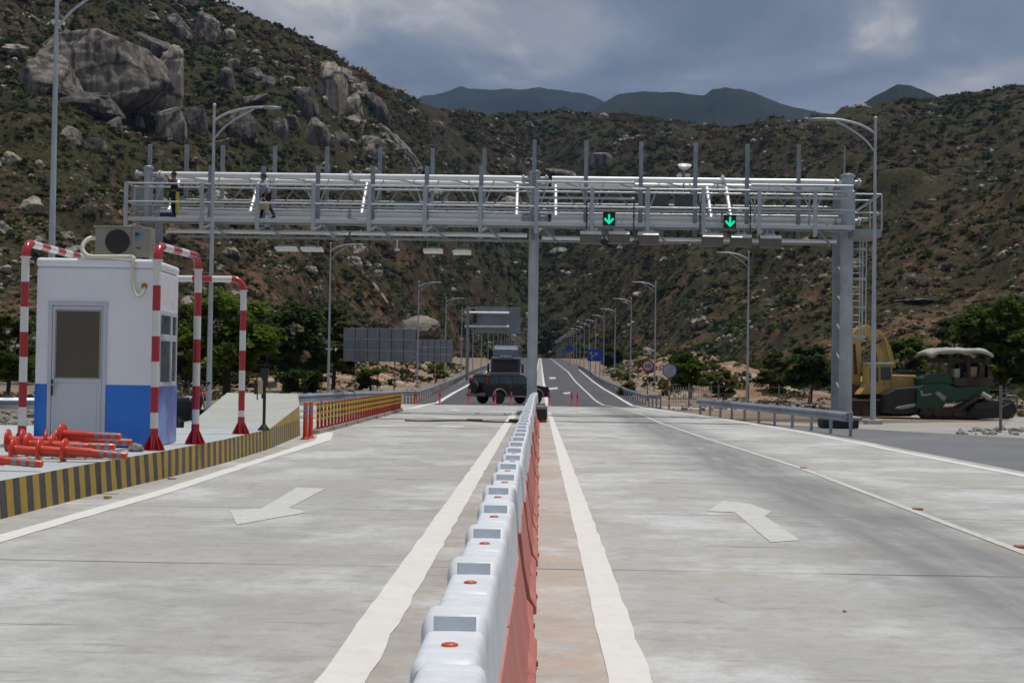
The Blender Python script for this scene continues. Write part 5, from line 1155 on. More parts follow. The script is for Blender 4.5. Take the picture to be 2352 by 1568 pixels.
# ------------------------------------------------------------ two people on the walkway
def skinfig(name, J, E, m, par, sub=2):
    keys = list(J); me = bpy.data.meshes.new(name); me.from_pydata([J[k][0] for k in keys], [(keys.index(a), keys.index(b)) for a, b in E], [])
    me.materials.append(m); o = bpy.data.objects.new(name, me); COL.objects.link(o); o.parent = par
    md = o.modifiers.new('Skin', 'SKIN'); md.use_smooth_shade = True
    if not me.skin_vertices: return o
    for i, k in enumerate(keys): r = J[k][1]; me.skin_vertices[0].data[i].radius = r if isinstance(r, tuple) else (r, r)
    me.skin_vertices[0].data[keys.index('pelvis')].use_root = True
    s = o.modifiers.new('Subdivision', 'SUBSURF'); s.levels = sub; s.render_levels = sub; return o
def person(loc, label, pose, top_m, leg_m, rz=0, vest=None):
    root = thing('person', loc, label, 'person'); root.rotation_euler = (0, 0, rz)
    J = {k: (v, r) for k, (v, r) in pose.items()}; E = [('pelvis', 'spine'), ('spine', 'chest'), ('chest', 'neck'), ('neck', 'head'), ('head', 'crown')]
    for s in 'LR':
        E += [('pelvis', 'hip' + s), ('hip' + s, 'knee' + s), ('knee' + s, 'ankle' + s), ('ankle' + s, 'toe' + s), ('chest', 'sh' + s), ('sh' + s, 'el' + s), ('el' + s, 'wr' + s), ('wr' + s, 'palm' + s)]
        w, p = Vector(J['wr' + s][0]), None; e = Vector(J['el' + s][0]); d = (w - e).normalized(); sd = Vector((1, 0, 0)) if abs(d.x) < .7 else Vector((0, 0, 1)); p = w + d * .07
        J['palm' + s] = (tuple(p), (.022, .036))
        for k, (o_, ln) in enumerate(((-.03, .06), (-.01, .075), (.01, .08), (.03, .07))):
            a = p + sd * o_ + d * .03; b = a + d * ln * .6 + sd.cross(d) * .01; c = b + d * ln * .4 + sd.cross(d) * .03
            J['f%s%d' % (s, k)] = (tuple(a), .0095); J['g%s%d' % (s, k)] = (tuple(b), .0085); J['h%s%d' % (s, k)] = (tuple(c), .007)
            E += [('palm' + s, 'f%s%d' % (s, k)), ('f%s%d' % (s, k), 'g%s%d' % (s, k)), ('g%s%d' % (s, k), 'h%s%d' % (s, k))]
        J['t1' + s] = (tuple(w + d * .03 + sd * .045), .011); J['t2' + s] = (tuple(w + d * .07 + sd * .06), .009); E += [('wr' + s, 't1' + s), ('t1' + s, 't2' + s)]
    skinfig('body', J, E, M['skin'], root)
    big = lambda k, f: (pose[k][0], tuple(x * f for x in pose[k][1]) if isinstance(pose[k][1], tuple) else pose[k][1] * f)
    S = {k: big(k, 1.34) for k in ('spine', 'chest', 'shL', 'shR', 'elL', 'elR')}; S['pelvis'] = big('pelvis', 1.30); S['collar'] = (tuple((Vector(pose['chest'][0]) * .55 + Vector(pose['neck'][0]) * .45)), .075)
    skinfig('shirt', S, [('pelvis', 'spine'), ('spine', 'chest'), ('chest', 'collar'), ('chest', 'shL'), ('chest', 'shR'), ('shL', 'elL'), ('shR', 'elR')], top_m, root)
    T = {k: big(k, 1.22) for k in ('hipL', 'hipR', 'kneeL', 'kneeR', 'ankleL', 'ankleR')}; T['pelvis'] = big('pelvis', 1.26)
    skinfig('trousers', T, [('pelvis', 'hipL'), ('pelvis', 'hipR'), ('hipL', 'kneeL'), ('hipR', 'kneeR'), ('kneeL', 'ankleL'), ('kneeR', 'ankleR')], leg_m, root)
    h = Vector(pose['head'][0]); mb = MB(); mb.ball(h + Vector((.015, 0, .055)), (.105, .09, .095), 14); mb.build('hair', M['hair'], root, local=True)
    mb = MB(); mb.ball(h + Vector((-.105, 0, .0)), (.018, .014, .02), 8); mb.build('nose', M['skin'], root, local=True)
    for s in (-1, 1):
        mb = MB(); mb.ball(h + Vector((-.092, s * .034, .022)), (.012, .014, .008), 8); mb.build('eye', M['black'], root, local=True)
        mb = MB(); mb.ball(h + Vector((0, s * .088, .0)), (.02, .012, .03), 8); mb.build('ear', M['skin'], root, local=True)
    mb = MB(); mb.ball(h + Vector((-.09, 0, -.045)), (.01, .025, .006), 8); mb.build('mouth', M['rust'], root, local=True)
    for s in 'LR':
        a, t_ = Vector(pose['ankle' + s][0]), Vector(pose['toe' + s][0]); mb = MB(); mb.tube([a + Vector((.04, 0, -.03)), a * .5 + t_ * .5 + Vector((0, 0, .0)), t_], [.045, .05, .035], 10); mb.build('shoe', M['black'], root, local=True)
    return root
W2 = {'pelvis': ((0, 0, .90), (.125, .10)), 'spine': ((-.02, 0, 1.08), (.115, .09)), 'chest': ((-.06, 0, 1.27), (.14, .10)), 'neck': ((-.10, 0, 1.43), .052), 'head': ((-.135, 0, 1.53), (.085, .095)), 'crown': ((-.13, 0, 1.61), .075),
      'hipL': ((-.01, .09, .84), .088), 'kneeL': ((-.17, .09, .47), .060), 'ankleL': ((-.22, .09, .09), .042), 'toeL': ((-.38, .09, .035), .035), 'hipR': ((.01, -.09, .84), .088), 'kneeR': ((.11, -.09, .46), .060), 'ankleR': ((.31, -.09, .13), .042), 'toeR': ((.20, -.09, .035), .035),
      'shL': ((-.06, .17, 1.35), .052), 'elL': ((-.05, .23, 1.08), .042), 'wrL': ((-.22, .20, .90), .029), 'shR': ((-.06, -.17, 1.35), .052), 'elR': ((.06, -.24, 1.08), .042), 'wrR': ((-.02, -.24, .84), .029)}
p2 = person((P(612, 500, WY + .5).x, WY + .5, 7.0), 'man in pale blue shirt and dark trousers walking on the gantry with a tan box', W2, M['shirt'], M['trous'])
mb = MB(); mb.box((0, 0, 0), (.46, .16, .28)); bx = mb.build('carried_box', M['tan'], bevel=.01); bx.location = Vector(p2.location) + Vector((-.10, -.27, .47)); tag(bx, 'tan box carried low by the man in the pale blue shirt', 'box')
mb = MB(); mb.tube(smooth_path([(-.1, 0, .13), (-.06, 0, .24), (.06, 0, .26), (.14, 0, .13)], 5), .012, 6); mb.build('strap', M['lag'], bx, local=True)
W1 = {'pelvis': ((0, 0, .92), (.125, .10)), 'spine': ((0, 0, 1.10), (.12, .095)), 'chest': ((-.01, 0, 1.29), (.15, .105)), 'neck': ((-.03, 0, 1.46), .055), 'head': ((-.05, 0, 1.57), (.085, .095)), 'crown': ((-.05, 0, 1.65), .075),
      'hipL': ((0, .10, .86), .09), 'kneeL': ((-.02, .11, .48), .062), 'ankleL': ((0, .11, .09), .043), 'toeL': ((-.16, .11, .035), .035), 'hipR': ((0, -.10, .86), .09), 'kneeR': ((-.04, -.11, .48), .062), 'ankleR': ((.02, -.12, .09), .043), 'toeR': ((-.14, -.12, .035), .035),
      'shL': ((-.02, .18, 1.38), .054), 'elL': ((-.20, .22, 1.22), .044), 'wrL': ((-.27, .10, 1.44), .030), 'shR': ((-.02, -.18, 1.38), .054), 'elR': ((-.20, -.24, 1.20), .044), 'wrR': ((-.28, -.12, 1.42), .030)}
p1 = person((P(400, 497, WY + .5).x, WY + .5, 7.0), 'person in dark clothes standing at the left end of the gantry with raised hands', W1, M['darkshirt'], M['darkshirt'])
mb = MB(); mb.box((.13, -.13, .55), (.10, .12, .80)); mb.build('yellow_bag', M['ycloth'], p1, bevel=.03, local=True)
mb = MB(); mb.box((-.33, 0, 1.55), (.02, .16, .09)); ph = mb.build('phone', M['black'], None, bevel=.005); ph.location = p1.location; tag(ph, 'small dark phone held up by the person at the left end of the gantry', 'phone')

# ------------------------------------------------------------ street lamps
def lamp(loc, label, side, H=10.4, knee=9.8, pole_r=.10):
    """side +1: arm reaches towards +X"""
    r = thing('street_lamp', loc, label, 'street lamp', 'tall grey street lamps along the road'); L_ = True
    mb = MB(); mb.tube([(0, 0, -.1), (0, 0, knee * .5), (0, 0, H)], [pole_r, pole_r * .72, pole_r * .42], 12); mb.ball((0, 0, H + .06), .07, 8); mb.build('pole', M['galv'], r, local=True)
    a1 = smooth_path([(0, 0, knee + .15), (side * .5, 0, knee + .42), (side * 1.15, 0, knee + .58), (side * 1.7, 0, knee + .62)], 6); mb = MB(); mb.tube(a1, [.045] * (len(a1) - 1) + [.03], 8); mb.build('arm', M['galv'], r, local=True)
    a2 = smooth_path([(0, 0, knee - .5), (side * .35, 0, knee - .08), (side * .85, 0, knee + .28), (side * 1.35, 0, knee + .55)], 6); mb = MB(); mb.tube(a2, .035, 8); mb.build('arm_brace', M['galv'], r, local=True)
    mb = MB(); mb.ball((side * 1.95, 0, knee + .60), (.36, .14, .06), 12); mb.build('lamp_head', M['galvd'], r, local=True)
    mb = MB(); mb.box((0, 0, .06), (.55, .55, .16)); mb.build('base', M['conc'], r, bevel=.02, local=True)
    mb = MB(); mb.lathe([(.06, .7), (.13, .74), (.13, 1.05), (.06, 1.1)], (0, 0, 0), 8); mb.build('hatch', M['galvd'], r, local=True) if False else None
    return r
ll = lamp((-11.2, 32.6, -.05), 'nearest street lamp on the left, rising behind the booth out of the frame', 1)
LL = [(-11.2, 48.5, 'second street lamp on the left, seen behind the pipe gantry'), (-14.3, 97, 'third street lamp on the left, right of the dark green trees'), (-12.2, 143, 'fourth street lamp on the left, in front of the big tan boulder'), (-11.9, 180, 'fifth street lamp on the left, beyond the smaller sign back'), (-11.9, 217, 'sixth street lamp on the left, just left of the overhead sign post'), (-11.9, 254, 'seventh street lamp on the left, behind the overhead sign post')]
for x, y, lb in LL: dup(ll, (x, y, zr(y)), lb)
i = 7
for y in range(291, 960, 37):
    dup(ll, (-11.9, y, zr(y)), 'distant left street lamp, ' + ordn(i) + ' from the near end of its row'); i += 1
lr = lamp((11.38, 49.3, -.05), 'nearest street lamp on the right, just right of the right gantry column', -1)
LR_ = [(14.4, 100, 'second street lamp on the right, seen under the gantry beside the guardrail'), (11.0, 138, 'third street lamp on the right, next to the speed limit sign'), (11, 175, 'fourth street lamp on the right, left of the speed limit sign'), (11, 212, 'fifth street lamp on the right, on the stony bank'), (11, 249, 'sixth street lamp on the right, beyond the stony bank'), (11, 286, 'seventh street lamp on the right, beside the blue arrow sign')]
for x, y, lb in LR_: dup(lr, (x, y, zr(y)), lb)
i = 7
for y in range(323, 980, 37):
    dup(lr, (11, y, zr(y)), 'distant right street lamp, ' + ordn(i) + ' from the near end of its row'); i += 1

# ------------------------------------------------------------ signs
def bands(px, y, base_z, h, r, par, m='bandsm'):
    mb = MB(); mb.tube([(px, y, base_z), (px, y, base_z + h)], r, 10); mb.uv = [(base_z + h - v[2], 0) for v in mb.v]; return mb.build('post', M[m], par)
def signback(px0, py0, px1, py1, d, posts, label):
    a, b = P(px0, py1, d), P(px1, py0, d); r = thing('road_sign', ((a.x + b.x) / 2, d, zr(d)), label, 'road sign')
    mb = MB(); mb.box(((a.x + b.x) / 2, d, (a.z + b.z) / 2), (b.x - a.x, .05, b.z - a.z)); mb.build('panel', M['signback'], r, bevel=.02)
    for k in range(1, 3): mb = MB(); z = a.z + (b.z - a.z) * k / 3; mb.box(((a.x + b.x) / 2, d - .05, z), (b.x - a.x - .1, .05, .07)); mb.build('stiffener', M['galv'], r)
    for k in range(1, 6): mb = MB(); x = a.x + (b.x - a.x) * k / 6; mb.box((x, d - .035, (a.z + b.z) / 2), (.05, .03, b.z - a.z - .1)); mb.build('panel_seam', M['acd'], r)
    for px in posts:
        x = P(px, py1, d).x; mb = MB(); mb.tube([(x, d - .14, (a.z + b.z) / 2 + .6), (x, d - .14, a.z - .0)], .06, 10); mb.build('post', M['galvd'], r); bands(x, d - .14, zr(d) - .1, a.z - zr(d) + .1, .075, r)
signback(788, 755, 955, 829, 124, (818, 830, 868, 907), 'grey back of the wider road sign on banded posts, left of the road')
signback(955, 781, 1040, 830, 160, (960, 1000), 'grey back of the narrower road sign behind the fourth left lamp post')
d = 190; a, b = P(1090, 765, d), P(1196, 706, d); r = thing('overhead_sign', (P(1074, 860, d).x, d, zr(d)), 'grey back of an overhead sign on a bent pole, above the truck', 'road sign')
mb = MB(); mb.box(((a.x + b.x) / 2, d, (a.z + b.z) / 2), (b.x - a.x, .08, b.z - a.z)); mb.build('panel', M['signback'], r, bevel=.02)
x = P(1074, 800, d).x; mb = MB(); mb.tube([(x, d - .3, zr(d)), (x, d - .3, b.z + .1)], .22, 12); mb.build('pole', M['galvd'], r)
for py in (719, 750): z = P(1140, py, d).z; mb = MB(); mb.tube([(x - .4, d - .3, z), (P(1180, 0, d).x, d - .3, z)], .16, 10); mb.build('arm', M['whitepipe'], r)
mb = MB(); mb.box((x + .9, d - .35, (a.z + b.z) / 2 + .2), (.5, .2, 1.2)); mb.build('mount_plate', M['black'], r)
def disc(c, r, m, par, name, th=.02, off=0): mb = MB(); mb.lathe([(r, 0), (r, th)], Vector(c) + Vector((0, off, 0)), 28, Matrix.Rotation(math.radians(90), 3, 'X'), False); return mb.build(name, m, par)
def text(s, c, size, m, par, name='lettering', th=.004):
    cu = bpy.data.curves.new(name, 'FONT'); cu.body = s; cu.size = size; cu.align_x = 'CENTER'; cu.align_y = 'CENTER'; cu.extrude = th; cu.offset = size * .012
    to = bpy.data.objects.new(name, cu); COL.objects.link(to); dg = bpy.context.evaluated_depsgraph_get(); me = bpy.data.meshes.new_from_object(to.evaluated_get(dg)); bpy.data.objects.remove(to)
    o = bpy.data.objects.new(name, me); COL.objects.link(o); me.materials.clear(); me.materials.append(m); me.transform(Matrix.Rotation(math.radians(90), 4, 'X')); o.location = Vector(c) - world_of(par); o.parent = par; return o
d = 105; c = P(1488, 840, d); r = thing('speed_limit_sign', (c.x, d, zr(d)), 'round red ringed speed limit sign reading 60, left of a lamp post', 'road sign')
disc(c, .46, M['rsign'], r, 'ring'); disc(c, .34, M['wsign'], r, 'face', .02, -.012); text('60', c + Vector((0, -.036, -.01)), .44, M['black'], r, 'number')
mb = MB(); mb.prism([(c.x - .2, c.z - .44), (c.x + .2, c.z - .44), (c.x + .04, c.z - .66)], d - .015, d + .005); mb.build('pointer', M['rsign'], r); bands(c.x, d + .06, zr(d) - .1, c.z - zr(d) + .3, .05, r)
d = 76; c = P(1538, 851, d); r = thing('end_of_limit_sign', (c.x, d, zr(d)), 'round pale sign with a blue rim and a dark slanting bar, beside the right tree', 'road sign')
disc(c, .38, M['bluesign'], r, 'rim'); disc(c, .34, mat('pale_violet_face', (.30, .31, .38), .4), r, 'face', .02, -.012)
for k in (-1.5, -.5, .5, 1.5): mb = MB(); mb.box(c + Vector((.045 * k, -.034, 0)), (.025, .006, .60), Matrix.Rotation(math.radians(32), 3, 'Y')); mb.build('bar', M['galvd'], r)
bands(c.x, d + .06, zr(d) - .1, c.z - zr(d) + .3, .045, r)
d = 236; a, b = P(1349, 829, d), P(1386, 802, d); r = thing('direction_sign', ((a.x + b.x) / 2, d, zr(d)), 'blue rectangular sign with white arrows at the right road edge', 'road sign')
mb = MB(); mb.box(((a.x + b.x) / 2, d, (a.z + b.z) / 2), (b.x - a.x, .06, b.z - a.z)); mb.build('panel', M['bluesign'], r, bevel=.02)
def stroke(pts, wd, nm='arrow'):
    mb = MB(); P3 = [Vector((a.x + (b.x - a.x) * u, d - .045, a.z + (b.z - a.z) * v)) for u, v in pts]
    for p_, q_ in zip(P3, P3[1:]): v = q_ - p_; mb.box((p_ + q_) / 2, (v.length + wd * .5, .01, wd), Matrix.Rotation(-math.atan2(v.z, v.x), 3, 'Y'))
    mb.build(nm, M['wsign'], r)
stroke([(.28, .12), (.28, .45), (.2, .78)], .14); stroke([(.28, .30), (.42, .48), (.55, .62)], .14); stroke([(.47, .68), (.60, .70), (.60, .52)], .10); stroke([(.12, .62), (.2, .82), (.30, .66)], .09)
for u in (.2, .8): x = a.x + (b.x - a.x) * u; mb = MB(); mb.tube([(x, d + .08, zr(d)), (x, d + .08, b.z)], .08, 8); mb.build('post', M['galvd'], r)
d = 420; c = P(1309, 800, d); r = thing('round_blue_sign', (c.x, d, zr(d)), 'small distant round blue sign beside the road near the crest', 'road sign'); disc(c, .95, M['bluesign'], r, 'face', .05); mb = MB(); mb.tube([(c.x, d + .1, zr(d)), (c.x, d + .1, c.z)], .08, 8); mb.build('post', M['galvd'], r)

# ------------------------------------------------------------ black car
cpos = G(1160, 926); car = thing('black_car', (P(1168, 926, 88).x, 88, zr(88)), 'black off road car with a spare wheel on its tail door, crossing the road', 'car'); car.rotation_euler = (0, 0, math.radians(38)); car.scale = (1.05, 1.02, 1.02)
def lb_(name, m, secs, par=car, bev=.03):     # loft: list of (x, half-width, z) outlines for +-y
    return None
def body_prism(name, poly, hw_lo, hw_hi, z_lo, z_hi, m, par, bev=.03):
    mb = MB(); n = len(poly); hw = lambda z: hw_lo + (hw_hi - hw_lo) * min(1, max(0, (z - z_lo) / (z_hi - z_lo)))
    vs = [(x, -hw(z), z) for x, z in poly] + [(x, hw(z), z) for x, z in poly]
    mb.add(vs, [tuple(range(n)), tuple(range(n, 2 * n))[::-1]] + [(i, i + n, (i + 1) % n + n, (i + 1) % n) for i in range(n)]); return mb.build(name, m, par, bevel=bev, local=True)
def arch(cx, r, z=.42): return [(cx + r * math.cos(a), z + r * math.sin(a) * .98) for a in [PI - PI * k / 10 for k in range(11)]]
low = [(-2.28, .50)] + [(-1.75, .42)] + arch(-1.30, .43) + [(.95, .42)] + arch(1.42, .43) + [(2.2, .42), (2.35, .55), (2.36, .85), (2.25, 1.03), (1.25, 1.15), (-2.22, 1.15), (-2.30, .95)]
low = [p for i, p in enumerate(low) if i == 0 or (abs(p[0] - low[i - 1][0]) + abs(p[1] - low[i - 1][1])) > .01]
body_prism('body', low[::-1], .90, .90, 0, 1, M['suv'], car)
gh = body_prism('cabin', [(-2.20, 1.14), (1.22, 1.14), (.62, 1.70), (.45, 1.76), (-1.85, 1.78), (-2.05, 1.70)][::-1], .88, .70, 1.14, 1.78, M['suv'], car, .05)
def sidewin(x0, x1, xt0, xt1):
    for s in (-1, 1):
        mb = MB(); f = lambda z: (.88 - (.18) * (z - 1.14) / .64 + .008) * s
        mb.add([(x0, f(1.20), 1.20), (x1, f(1.20), 1.20), (xt1, f(1.64), 1.64), (xt0, f(1.64), 1.64)], [(0, 1, 2, 3) if s < 0 else (3, 2, 1, 0)]); o = mb.build('side_window', M['glass'], car, local=True); o.modifiers.new('Solidify', 'SOLIDIFY').thickness = .01
sidewin(-1.95, -1.30, -1.80, -1.30); sidewin(-1.22, -.35, -1.22, -.35); sidewin(-.27, .95, -.27, .52)
mb = MB(); mb.box((-2.15, 0, 1.42), (.03, 1.25, .38), Matrix.Rotation(math.radians(14), 3, 'Y')); mb.build('rear_window', M['glass'], car, local=True)
mb = MB(); mb.add([(1.16, -.72, 1.20), (1.16, .72, 1.20), (.68, .62, 1.66), (.68, -.62, 1.66)], [(0, 1, 2, 3)]); mb.build('windscreen', M['glass'], car, local=True)
for cx in (-1.30, 1.42):
    for s in (-1, 1):
        wheel(car, (cx, s * .80, .38), .38, .25, M['dark'], M['hub'], 'Y')
        mb = MB(); pts = [(cx + (.47) * math.cos(a), s * .90, .42 + .47 * math.sin(a)) for a in [PI - PI * k / 12 for k in range(13)]]; mb.tube(pts, .055, 8); mb.build('wheel_arch', M['trim'], car, local=True)
mb = MB(); mb.box((-2.34, 0, .55), (.16, 1.78, .20)); mb.build('rear_bumper', M['trim'], car, bevel=.04, local=True); mb = MB(); mb.box((2.36, 0, .55), (.16, 1.78, .24)); mb.build('front_bumper', M['trim'], car, bevel=.04, local=True)
for s in (-1, 1):
    mb = MB(); mb.box((.05, s * .93, .45), (1.75, .10, .09)); mb.build('side_step', M['trim'], car, bevel=.02, local=True)
    mb = MB(); mb.box((-2.20, s * .80, 1.36), (.10, .10, .40)); mb.build('tail_light', M['tail'], car, bevel=.02, local=True)
    mb = MB(); mb.tube([(-1.8, s * .62, 1.83), (.3, s * .62, 1.83)], .025, 8); mb.build('roof_rail', M['trim'], car, local=True)
    mb = MB(); mb.box((.85, s * 1.0, 1.22), (.14, .2, .16)); mb.build('door_mirror', M['suv'], car, bevel=.04, local=True)
    mb = MB(); mb.box((2.30, s * .66, .88), (.1, .36, .16)); mb.build('headlight', M['silver'], car, bevel=.03, local=True)
    for x in (-.5, .5): mb = MB(); mb.box((x, s * .91, 1.02), (.18, .03, .035)); mb.build('door_handle', M['trim'], car, bevel=.01, local=True)
    for x in (-1.26, -.31, .95): mb = MB(); mb.box((x, s * .902, .85), (.012, .004, .55)); mb.build('door_seam', M['black'], car, local=True)
wheel(car, (-2.45, -.05, .98), .36, .22, M['dark'], M['trim'], 'X', name='spare_wheel')
mb = MB(); mb.box((-2.30, .55, .80), (.02, .45, .12)); mb.build('number_plate', M['lampw'], car, local=True)
mb = MB(); mb.box((-2.20, 0, 1.76), (.22, 1.2, .03)); mb.build('spoiler', M['suv'], car, bevel=.01, local=True)

# ------------------------------------------------------------ truck
TY = 119.; tp = Vector((P(1160, 905, TY).x, TY, zr(TY))); tr = thing('truck', tp, 'dark blue heavy truck seen from the front, coming down the left carriageway', 'truck')
def tb(name, m, x0, x1, y0, y1, z0, z1, bev=.04, par=tr): mb = MB(); mb.box(((x0 + x1) / 2, (y0 + y1) / 2, (z0 + z1) / 2), (x1 - x0, y1 - y0, z1 - z0)); return mb.build(name, m, par, bevel=bev, local=True)
mb = MB(); mb.prism([(0, .45), (-.04, 1.5), (.10, 2.75), (.25, 3.0), (2.2, 3.05), (2.2, .45)], -1.22, 1.22, 'x'); mb.build('cab', M['truck'], tr, bevel=.06, local=True)
mb = MB(); mb.prism([(.25, 3.0), (.45, 3.65), (.9, 3.95), (2.1, 4.0), (2.1, 3.0)], -1.02, 1.02, 'x'); mb.build('roof_fairing', M['defl'], tr, bevel=.08, local=True)
mb = MB(); mb.add([(-1.08, -.052, 1.75), (1.08, -.052, 1.75), (1.0, .055, 2.62), (-1.0, .055, 2.62)], [(0, 1, 2, 3)]); mb.build('windscreen', M['acd'], tr, local=True)
tb('sun_visor', M['black'], -1.1, 1.1, -.12, .06, 2.66, 2.86, .03)
for k in range(7): tb('name_letter', M['lampw'], -.46 + k * .14, -.38 + k * .14, .20, .262, 2.98, 3.12, .005)
for k in range(5): tb('grille_bar', M['silver'], -.72, .72, -.075, -.01, .82 + k * .17, .87 + k * .17, .01)
tb('grille', M['black'], -.80, .80, -.055, 0, .75, 1.65, .02); tb('bumper', M['truck'], -1.24, 1.24, -.14, .2, .35, .78, .05)
for s in (-1, 1):
    tb('headlight', M['silver'], s * .98 - .20, s * .98 + .20, -.16, -.05, .50, .68, .03)
    mb = MB(); mb.box((s * 1.42, .05, 2.05), (.18, .12, .70)); mb.tube([(s * 1.2, .1, 2.5), (s * 1.42, .05, 2.42)], .025, 6); mb.tube([(s * 1.2, .1, 1.7), (s * 1.42, .05, 1.72)], .025, 6); mb.build('mirror', M['black'], tr, local=True)
    mb = MB(); mb.tube([(s * .35 - .5, -.085, 1.72), (s * .35, -.075, 2.1)], .012, 6); mb.build('wiper', M['black'], tr, local=True)
    tb('marker_lamp', M['lampw'], s * .98 - .06, s * .98 + .06, .55, .72, 3.45, 3.58, .02)
    wheel(tr, (s * 1.0, 1.1, .5), .5, .3, M['dark'], M['hub'], 'X'); wheel(tr, (s * .98, 6.5, .5), .5, .5, M['dark'], M['hub'], 'X'); wheel(tr, (s * .98, 7.8, .5), .5, .5, M['dark'], M['hub'], 'X')
tb('chassis', M['black'], -.45, .45, 1.5, 9, .6, .9, .02)
tb('cargo_body', M['truck'], -1.2, 1.2, 2.6, 9.5, 1.1, 3.0, .04)

# ------------------------------------------------------------ excavator and paver
EY = 58.0
ex = thing('excavator', (P(2040, 955, EY).x, EY, 0), 'yellow excavator with folded boom parked right of the gantry column', 'excavator')
def pxz(px, py, Y): p = P(px, py, Y); return (p.x, p.z)
def pprism(name, pts, Y, dy, m, par, bev=.02): mb = MB(); mb.prism([pxz(a, b, Y) for a, b in pts], Y, Y + dy); return mb.build(name, m, par, bevel=bev)
for k, Y in enumerate((EY, EY + 2.0)):
    t0 = pprism('crawler_track', [(1944, 932), (1950, 918), (2100, 916), (2112, 930), (2104, 950), (2092, 956), (1960, 956), (1948, 948)], Y, .55, M['track'], ex, .05)
    mb = MB()
    for j in range(7): x, z = pxz(1965 + j * 22, 944, Y); mb.lathe([(.17, -.02), (.17, .02)], (x, Y - .01, z), 14, Matrix.Rotation(math.radians(90), 3, 'X'))
    mb.build('track_rollers', M['rust'], t0)
pprism('turntable', [(1985, 920), (2080, 920), (2080, 905), (1985, 905)], EY + .8, 1.2, M['black'], ex)
pprism('undercarriage_frame', [(1960, 935), (2095, 935), (2095, 915), (1960, 915)], EY + .5, 1.6, M['rust'], ex)
pprism('upper_frame', [(1972, 906), (2080, 905), (2130, 898), (2133, 868), (2120, 862), (2060, 860), (2010, 862), (1985, 890)], EY + .3, 2.3, M['yellow'], ex, .05)
pprism('counterweight', [(2098, 905), (2150, 895), (2152, 868), (2140, 862), (2098, 862)], EY + .35, 2.2, M['yellow'], ex, .08)
pprism('engine_cover', [(2062, 861), (2128, 861), (2124, 851), (2062, 850)], EY + .4, 1.9, M['black'], ex)
c_ = pprism('cab', [(1994, 882), (2050, 882), (2050, 838), (2040, 833), (2000, 833), (1994, 845)], EY + .28, 1.1, M['yellow'], ex, .03)
for a, b in (((1998, 845), (2018, 876)), ((2023, 843), (2046, 872))): pprism('cab_window', [(a[0], a[1]), (b[0], a[1]), (b[0], b[1]), (a[0], b[1])][::-1], EY + .26, .03, M['glass'], c_, 0)
pprism('cab_roof', [(1996, 838), (2054, 838), (2054, 832), (1996, 832)], EY + .2, 1.25, M['galv'], ex)
pprism('boom', [(2026, 850), (2058, 844), (2046, 796), (2026, 762), (1990, 746), (1974, 752), (1986, 766), (2004, 780), (2018, 808)], EY + 1.45, .45, M['yellow'], ex, .02)
for j, dx in enumerate((0, 5, 10)): mb = MB(); a, b = P(2022 + dx, 768 + j * 3, EY + 1.4), P(2036 + dx, 836, EY + 1.4); mb.tube([a, b], .03, 6); mb.build('hydraulic_hose', M['yellow'], ex)
pprism('stick', [(1992, 752), (1972, 748), (1955, 770), (1957, 880), (1968, 896), (1977, 880), (1978, 790), (1990, 766)], EY + 1.5, .35, M['yellow'], ex, .02)
mb = MB(); mb.tube([P(1988, 800, EY + 1.3), P(2024, 780, EY + 1.3)], .07, 10); mb.tube([P(1962, 790, EY + 1.3), P(1966, 860, EY + 1.3)], .06, 10); mb.build('hydraulic_cylinder', M['rust'], ex)
pprism('bucket', [(1950, 880), (1975, 884), (1985, 905), (1978, 925), (1955, 930), (1940, 910)], EY + 1.2, 1.0, M['rust'], ex, .03)
PY_ = 56.6
pv = thing('paver', (P(2200, 960, PY_).x, PY_, 0), 'green road paver with a dusty canopy parked in front of the excavator', 'road paver')
pprism('hopper', [(2030, 948), (2036, 905), (2060, 892), (2110, 888), (2110, 950), (2060, 952)], PY_ + .5, 2.3, M['black'], pv, .04)
pprism('push_plate', [(2056, 938), (2060, 934), (2116, 924), (2116, 932), (2070, 940)], PY_ + .4, .3, M['galvd'], pv)
pprism('side_body', [(2105, 938), (2107, 895), (2122, 882), (2168, 880), (2196, 888), (2180, 915), (2166, 936), (2140, 944)], PY_ + .3, 2.4, M['green'], pv, .05)
pprism('engine_hood', [(2118, 884), (2116, 868), (2130, 860), (2182, 858), (2192, 880), (2180, 886)], PY_ + .5, 2.0, M['green'], pv, .06)
pprism('rear_body', [(2166, 925), (2185, 890), (2270, 885), (2275, 905), (2230, 920)], PY_ + .4, 2.2, M['green'], pv, .05)
pprism('ladder_plate', [(2146, 902), (2156, 898), (2174, 912), (2168, 922)], PY_ + .25, .06, M['silver'], pv, .01)
pprism('handle_bar', [(2114, 898), (2118, 896), (2120, 906), (2140, 903), (2140, 906), (2118, 910)], PY_ + .26, .04, M['canopy'], pv, 0)
pprism('screed', [(2215, 962), (2232, 935), (2270, 915), (2318, 925), (2330, 960)], PY_ + .2, 2.6, M['dark'], pv, .05)
pprism('screed_arm', [(2196, 944), (2200, 938), (2246, 908), (2256, 908), (2250, 916), (2206, 944)], PY_ + .16, .12, M['rust'], pv)
pprism('control_deck', [(2190, 886), (2192, 868), (2280, 866), (2284, 890)], PY_ + .5, 2.1, M['rust'], pv, .03)
for px in (2178, 2205, 2222, 2262): pprism('canopy_post', [(px, 868), (px + 7, 868), (px + 7, 815), (px, 815)], PY_ + .7 + (px % 2) * .8, .1, M['black'], pv, .005)
mb = MB(); vs = []
